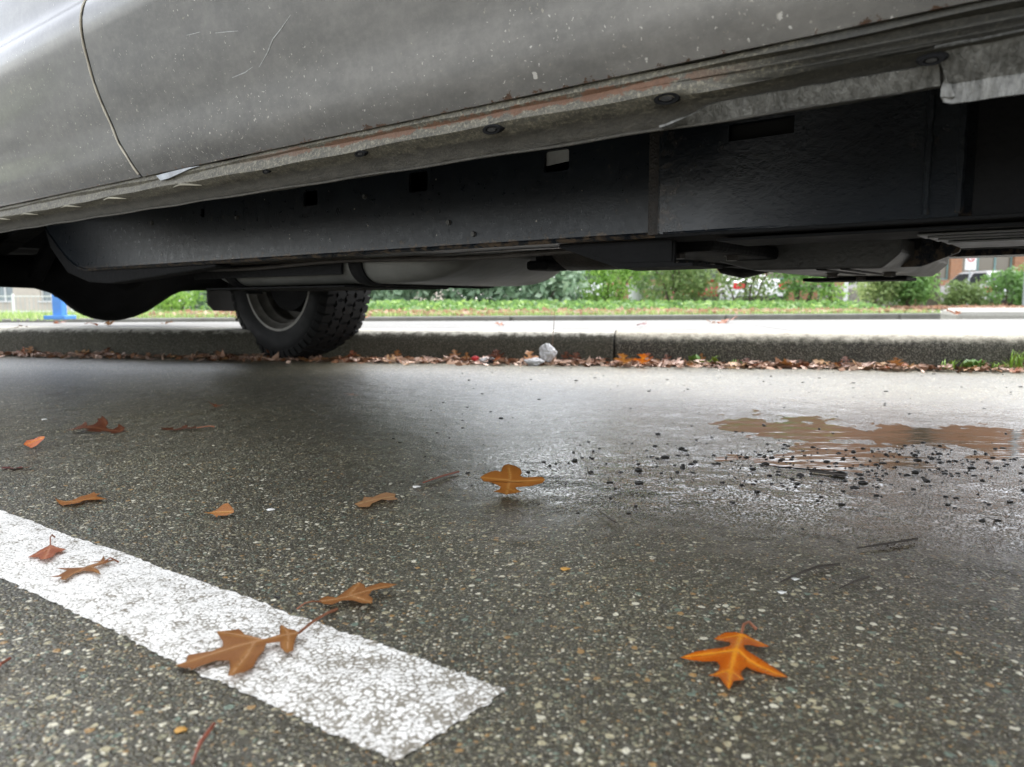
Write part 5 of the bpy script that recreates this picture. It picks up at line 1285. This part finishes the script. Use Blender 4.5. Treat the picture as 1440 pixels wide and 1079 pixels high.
def tree(name, x, y, h, r, crown, n, mat, label, seed):
    root = empty(name, (x, y, .11), 0, label, 'tree'); trunk_mb(h, r).build('trunk', bark, root, sm=True)
    rs_ = np.random.RandomState(seed); nc = 34; C = []
    while len(C) < nc:
        q = rs_.uniform(-1, 1, 3)
        if np.linalg.norm(q) < 1: C.append(q * np.array([crown, crown, crown * .8]) + np.array([0, 0, h + crown * .7]))
    C = np.array(C); k = rs_.randint(0, nc, n); dv = rs_.normal(size=(n, 3)); dv /= np.linalg.norm(dv, axis=1)[:, None]
    P = C[k] + dv * (rs_.uniform(.3, .9, n) * crown * .3)[:, None]
    link('crown', leaves_mesh('crown', P, .17, rs_, mat, .1, 1.8, np.clip(.5 + rs_.normal(0, .15, nc), .1, .9)[k]), mat, root)
tree('oak_tree', B_(1302, 15.4), 15.4, 2.6, .20, 2.2, 3000, FM['autumn'], 'tree with thick mossy trunk standing between the low shrubs', 5)

# ------------------------------------------------------------------ street furniture
GALV = plain('galvanised_steel', (0.36, 0.40, 0.41), 0.5, 0.3, .15, 12, .1, .002)
WP = plain('white_metal_paint', (0.75, 0.76, 0.76), 0.45, 0, .08, 12, .1, .002)
BLUE = plain('blue_post_paint', (0.06, 0.22, 0.55), 0.45, 0, .12, 12, .1, .002)
def post(name, x, y, z0, h, r, mat, label, cat, square=False, cap=True):
    root = empty(name, (x, y, z0), 0, label, cat)
    b = MB()
    if square: b.box(-r, r, -r, r, 0, h, .006)
    else: b.tube([(0, 0, 0), (0, 0, h)], r, 16)
    b.build('post', mat, root, sm=not square)
    b = MB(); b.box(-r * 2.2, r * 2.2, -r * 2.2, r * 2.2, -.01, .02, .005); b.build('base_plate', mat, root)
    if cap: b = MB(); b.lathe([(0, r * 1.1), (.02, r * 1.1), (.035, r * .5), (.036, .001)], (0, 0, h), 16, 'z'); b.build('cap', mat, root, sm=True)
    return root
x, y = B_(87, 5.75), 5.75; rt = post('blue_post', x, y, .134, .95, .036, BLUE, 'blue square post on a base plate behind the pavement, left of the differential', 'post', True, False)
b = MB(); b.box(-.16, .16, -.05, -.038, .62, .92, .006); b.build('sign_panel', BLUE, rt)
post('lamp_post', B_(1438, 13.6), 13.6, .12, 3.4, .055, GALV, 'slim grey steel pole at the right edge of the picture', 'pole')
post('bollard', B_(893, 14.2), 14.2, .12, 1.1, .14, WP, 'white round post standing in the gap of the hedge', 'post')
post('bollard', B_(1186, 17.5), 17.5, .0, .95, .045, WP, 'thin white post beside the low concrete wall', 'post')
# low concrete wall at the end of the path
b = MB(); x0, x1 = B_(1150, 20), B_(1262, 20)
b.prism([(-.0, 0), (x1 - x0, 0), (x1 - x0, .16), (0, .16)], 0, .62); o = b.build('low_wall', concrete_mat('stained_wall', (0.30, 0.28, 0.24), (0.17, 0.16, 0.14), 60, .5)); o.location = (x0, 20, 0); tag(o, 'low stained concrete wall at the end of the path', 'wall')

# ------------------------------------------------------------------ parked cars beyond the hedge
TY = plain('car_tyre', (0.025, 0.025, 0.025), 0.8); AL = plain('wheel_alloy', (0.45, 0.45, 0.46), 0.35, .7, .1); CG = Mat('car_glass').out((0.03, 0.036, 0.04), 0.06, 0, None, Specular_IOR_Level=.6)
def car_paint(name, c): return Mat(name).out(c, 0.3, 0.05, None, Coat_Weight=.6, Coat_Roughness=.06)
REDL = Mat('red_tail_lamp').out((.55, .015, .02), .15); WHL = Mat('clear_lamp').out((.75, .75, .75), .1)
def car(x, y, rz, L, H, hatch, paint, label, group='cars parked beyond the hedge', z0=0.0):
    """x forward; body and cabin lofted from cross sections"""
    root = empty('parked_car', (x, y, z0), rz, label, 'car', group)
    W = .90; b = MB(); h2 = L / 2
    sec = [(-h2, .45, .72, .70), (-h2 + .05, .34, .88, .80), (-h2 + .35, .25, .98, .88), (-h2 + .9, .22, .99, .9), (0, .22, .98, .9), (h2 - 1.2, .22, .95, .9), (h2 - .5, .24, .86, .87), (h2 - .12, .32, .72, .80), (h2, .42, .62, .70)]
    def ring(x_, zl, zh, w): return [(x_, -w * .92, zl), (x_, -w, zl + .12), (x_, -w * 1.0, (zl + zh) / 2 + .05), (x_, -w * .95, zh - .05), (x_, -w * .86, zh), (x_, w * .86, zh), (x_, w * .95, zh - .05), (x_, w, (zl + zh) / 2 + .05), (x_, w, zl + .12), (x_, w * .92, zl)]
    vs = [p for s_ in sec for p in ring(*s_)]; n = 10
    b.add(vs, [(i * n + j, i * n + (j + 1) % n, (i + 1) * n + (j + 1) % n, (i + 1) * n + j) for i in range(len(sec) - 1) for j in range(n)] + [tuple(range(n)), tuple(range(len(vs) - n, len(vs)))])
    body = b.build('body', paint, root, sm=True)
    xr0 = -h2 + (.12 if hatch else .95); xr1 = -h2 + (.42 if hatch else 1.45); xf0, xf1 = h2 - 1.25, h2 - 2.0
    cab = [(xr0, .95, .80), (xr1, H - .05, .60), (xr1 + .25, H, .60), (xf1 - .3, H, .60), (xf1, H - .04, .60), (xf0, .94, .80)]
    b = MB(); vs = []
    for x_, z, w in cab: vs += [(x_, -w, z), (x_, w, z)]
    b.add(vs, [(0, 1, 3, 2), (2, 3, 5, 4), (4, 5, 7, 6), (6, 7, 9, 8), (8, 9, 11, 10)]); m_ = [0, 2, 4, 6, 8, 10]
    b.add([vs[i] for i in m_], [tuple(range(6))]); b.add([vs[i + 1] for i in m_], [tuple(range(6))])
    b.build('cabin', paint, root, bevel=.05)
    def lerp(p, q, t): return tuple(a + (c - a) * t for a, c in zip(p, q))
    def pane(nm, q, off):
        c = [sum(p[i] for p in q) / 4 for i in range(3)]; q = [tuple(c[i] + (p[i] - c[i]) * .86 + off[i] for i in range(3)) for p in q]; bb = MB(); bb.add(q, [(0, 1, 2, 3)]); bb.build(nm, CG, root, solid=.01, off=0)
    pane('rear_window', [vs[0], vs[1], vs[3], vs[2]], (-.025, 0, .012)); pane('windshield', [vs[8], vs[9], vs[11], vs[10]], (.02, 0, .02))
    for s_ in (0, 1):
        sg = -1 if s_ == 0 else 1; A, B2, C2, D2 = vs[0 + s_], vs[2 + s_], vs[8 + s_], vs[10 + s_]; mb_, mt_ = lerp(A, D2, .5), lerp(B2, C2, .5)
        pane('side_window', [A, mb_, mt_, B2], (0, sg * .02, 0)); pane('side_window', [mb_, D2, C2, mt_], (0, sg * .02, 0))
        for xx in (-h2 + .85, h2 - .85):
            w = empty('wheel', (xx, sg * .80, .33)); w.parent = root
            b = MB(); b.lathe([(-.10, .2), (-.11, .30), (-.08, .33), (.08, .33), (.11, .30), (.10, .2)], (0, 0, 0), 24, 'y'); b.build('tyre', TY, w, sm=True)
            b = MB(); b.lathe([(sg * .09, .21), (sg * .095, .18), (sg * .07, .15), (sg * .085, .04), (sg * .085, .001)], (0, 0, 0), 24, 'y'); b.build('rim', AL, w, sm=True)
        b = MB(); b.box(-h2 - .01, -h2 + .22, min(sg * .56, sg * .84), max(sg * .56, sg * .84), .66, .86, .02); b.build('tail_light', REDL, root)
        b = MB(); b.box(h2 - .25, h2 - .01, min(sg * .52, sg * .80), max(sg * .52, sg * .80), .56, .70, .02); b.build('headlight', WHL, root)
    b = MB(); b.box(-h2 - .03, -h2 + .3, -.80, .80, .30, .46, .03); b.box(h2 - .3, h2 + .03, -.80, .80, .26, .42, .03); b.build('bumper', TY, root)
    return root
WCAR = car_paint('white_car_paint', (0.78, 0.79, 0.80)); RCAR = car_paint('red_car_paint', (0.40, 0.02, 0.02))
car(B_(1388, 30), 31.0, R(90), 4.3, 1.50, True, WCAR, 'white hatchback seen from behind above the shrubs on the right')
car(B_(1238, 29), 30.0, R(84), 4.4, 1.46, True, WCAR, 'white car with its windscreen just left of the tree trunk')
car(B_(1035, 24), 25.0, R(100), 4.4, 1.45, False, WCAR, 'white car glimpsed through the thin olive bush')
car(B_(985, 25), 26.0, R(80), 4.3, 1.45, True, RCAR, 'red car glimpsed through the hedge left of the white one')
car(B_(815, 25), 26.0, R(95), 4.3, 1.48, True, WCAR, 'white car behind the middle of the hedge')
car(B_(190, 27), 27.5, R(78), 4.3, 1.45, True, WCAR, 'white car with red tail lamp on the left behind the blue post', 'cars parked beyond the hedge', -.28)

# ------------------------------------------------------------------ brick building on the right
BR = Mat('orange_brick'); bx = BR.node('ShaderNodeTexBrick', None, Vector=BR.mapv((1, 1, 1), rot=(R(90), 0, 0)), Color1=(.38, .17, .075, 1), Color2=(.27, .12, .055, 1), Mortar=(.36, .30, .24, 1), Scale=4.0)
BR.out(BR.mix(BR.rng(BR.noise(.7, 5), .3, .7, 0, .35), bx.outputs['Color'], (.30, .15, .08)), .85)
BAND = plain('grey_band', (0.36, 0.34, 0.31), .8, 0, .12, 3, 0); TEAL = plain('teal_frame', (0.16, 0.27, 0.26), .5, 0, .15, 6, 0); PANE = Mat('office_glass').out((.14, .12, .09), .08, 0, None, Specular_IOR_Level=.6)
DARKW = plain('brown_grey_wall', (.15, .12, .095), .8, 0, .2, 4, 0)
bl = empty('brick_building', (17.5, 33.0, 0), R(3), 'orange brick office building with teal framed windows behind the parked cars', 'building')
bays = [(-12.5 + 2.9 * k) for k in range(13)]
b = MB(); xa, xb = -13, 24.2
for z0, z1 in ((0, 1.25), (3.0, 7.4)): b.box(xa, xb, 0, 8, z0, z1)
b.build('wall', BR, bl)
b = MB(); b.box(xa + .1, xb - .1, .45, 7.9, 1.25, 3.0); b.build('inner_wall', DARKW, bl)
b = MB(); b.box(xa - .05, xb + .05, -.06, 8.1, .85, 1.0); b.box(xa - .15, xb + .15, -.12, 8.1, 7.4, 7.7); b.build('stone_band', BAND, bl)
for k, x in enumerate(bays):
    for z0, z1 in ((1.25, 3.0),):
        b = MB(); b.box(x - .26, x + .26, .0, .44, z0, z1); b.build('pillar', BR, bl)
        if k == len(bays) - 1: continue
        fr = MB(); a0, a1 = x + .26, x + 2.64
        for q in (a0, a0 + .78, a0 + 1.56, a1 - .07): fr.box(q, q + .07, .16, .24, z0, z1)
        for q in (z0, z1 - .07): fr.box(a0 + .07, a1 - .07, .165, .235, q, q + .07)
        f = fr.build('window', TEAL, bl)
        p = MB(); p.box(a0 + .02, a1 - .02, .20, .21, z0 + .03, z1 - .03); p.build('pane', PANE, f)
b = MB(); b.box(-13, 24, .5, 7.5, 7.7, 7.75); b.build('roof', BAND, bl)
# small white notice with a red symbol on a post in front of the building
nt = empty('parking_sign', (B_(1358, 24.0), 24.0, 0), 0, 'white notice with a red ring on a thin post in front of the brick building', 'sign')
b = MB(); b.tube([(0, .04, 0), (0, .04, 1.9)], .022, 10); b.build('post', GALV, nt)
b = MB(); b.box(-.18, .18, .0, .018, 1.28, 1.88, .006); sg = b.build('sign_panel', WP, nt)
b = MB()
for k in range(28):
    a, c = 2 * math.pi * k / 28, 2 * math.pi * (k + 1) / 28
    b.add([(r_ * math.cos(q), -.003, 1.66 + r_ * math.sin(q)) for r_, q in ((.12, a), (.12, c), (.085, c), (.085, a))], [(0, 1, 2, 3)])
b.box(-.095, .095, -.005, -.003, 1.648, 1.672, 0, Matrix.Translation((0, 0, 1.66)) @ Matrix.Rotation(R(45), 4, 'Y') @ Matrix.Translation((0, 0, -1.66))); b.build('symbol', plain('sign_red', (.55, .04, .04), .5, 0, .05, 5, 0), sg)

# ------------------------------------------------------------------ pale building and railing on the left
CR = plain('cream_render', (.55, .50, .42), .85, 0, .12, 1.5, 0); GW = plain('grey_window', (.22, .26, .27), .3, 0, .2, 2, 0); SL = plain('white_sill', (.7, .7, .68), .6, 0, .05, 4, 0)
cb = empty('cream_building', (-24, 40, -.4), R(-4), 'cream rendered house with grey windows behind the railing on the left', 'building')
wins = [(-9 + 2.6 * k) for k in range(11)]
b = MB(); prev = -11
for z0, z1 in ((0, .75), (2.3, 3.6), (5.0, 6.6)): b.box(-11, 19.5, 0, 8, z0, z1)
b.build('wall', CR, cb)
b = MB()
for z0, z1 in ((.75, 2.3), (3.6, 5.0)):
    edges = [-11] + [q for x in wins for q in (x, x + 1.1)] + [19.5]
    for a, c in zip(edges[::2], edges[1::2]): b.box(a, c, .02, 7.98, z0, z1)
b.build('pier_wall', CR, cb)
for x in wins:
    for z0, z1 in ((.75, 2.3), (3.6, 5.0)):
        fr = MB()
        for q in (x, x + .52, x + 1.03): fr.box(q, q + .07, .16, .22, z0, z1)
        fr.box(x + .07, x + 1.03, .165, .215, z1 - .07, z1)
        w = fr.build('window', SL, cb); p = MB(); p.box(x, x + 1.1, .22, .23, z0, z1); p.build('pane', GW, w); s_ = MB(); s_.box(x - .08, x + 1.18, -.08, .15, z0 - .08, z0 - .002); s_.build('sill', SL, w)
b = MB(); b.prism([(-.6, 6.6), (8.6, 6.6), (4, 9.2)], -11.5, 20, 'x'); b.build('roof', plain('grey_roof', (.12, .12, .125), .8, 0, .2, 3, 0), cb)
fn = empty('metal_railing', (B_(-60, 26), 26, -.16), R(2), 'pale thin metal railing in front of the cream house', 'fence')
b = MB(); b.box(-6, 8, -.015, .015, .62, .65); b.box(-6, 8, -.015, .015, .10, .13); b.build('rail', WP, fn)
b = MB()
for k in range(94):
    q = -6 + .15 * k; b.box(q - .006, q + .006, -.006, .006, .13, .62)
b.build('bars', GALV, fn)['kind'] = 'stuff'
for k in range(8):
    b = MB(); q = -6 + 2 * k; b.box(q - .03, q + .03, -.03, .03, -.06, .72); b.build('fence_post', WP, fn)
# trees standing behind the buildings
for i, (x, y, h, c, mt, lab) in enumerate(((-6, 44, 5, 4, 'green', 'green tree far behind the left end of the hedge'), (4, 46, 6, 4.5, 'autumn', 'brown autumn tree far behind the middle of the hedge'), (-14, 52, 6, 5, 'olive', 'tall olive tree behind the cream house'))):
    tree('broadleaf_tree', x, y, h, .3, c, 2600, FM[mt], lab, 30 + i)
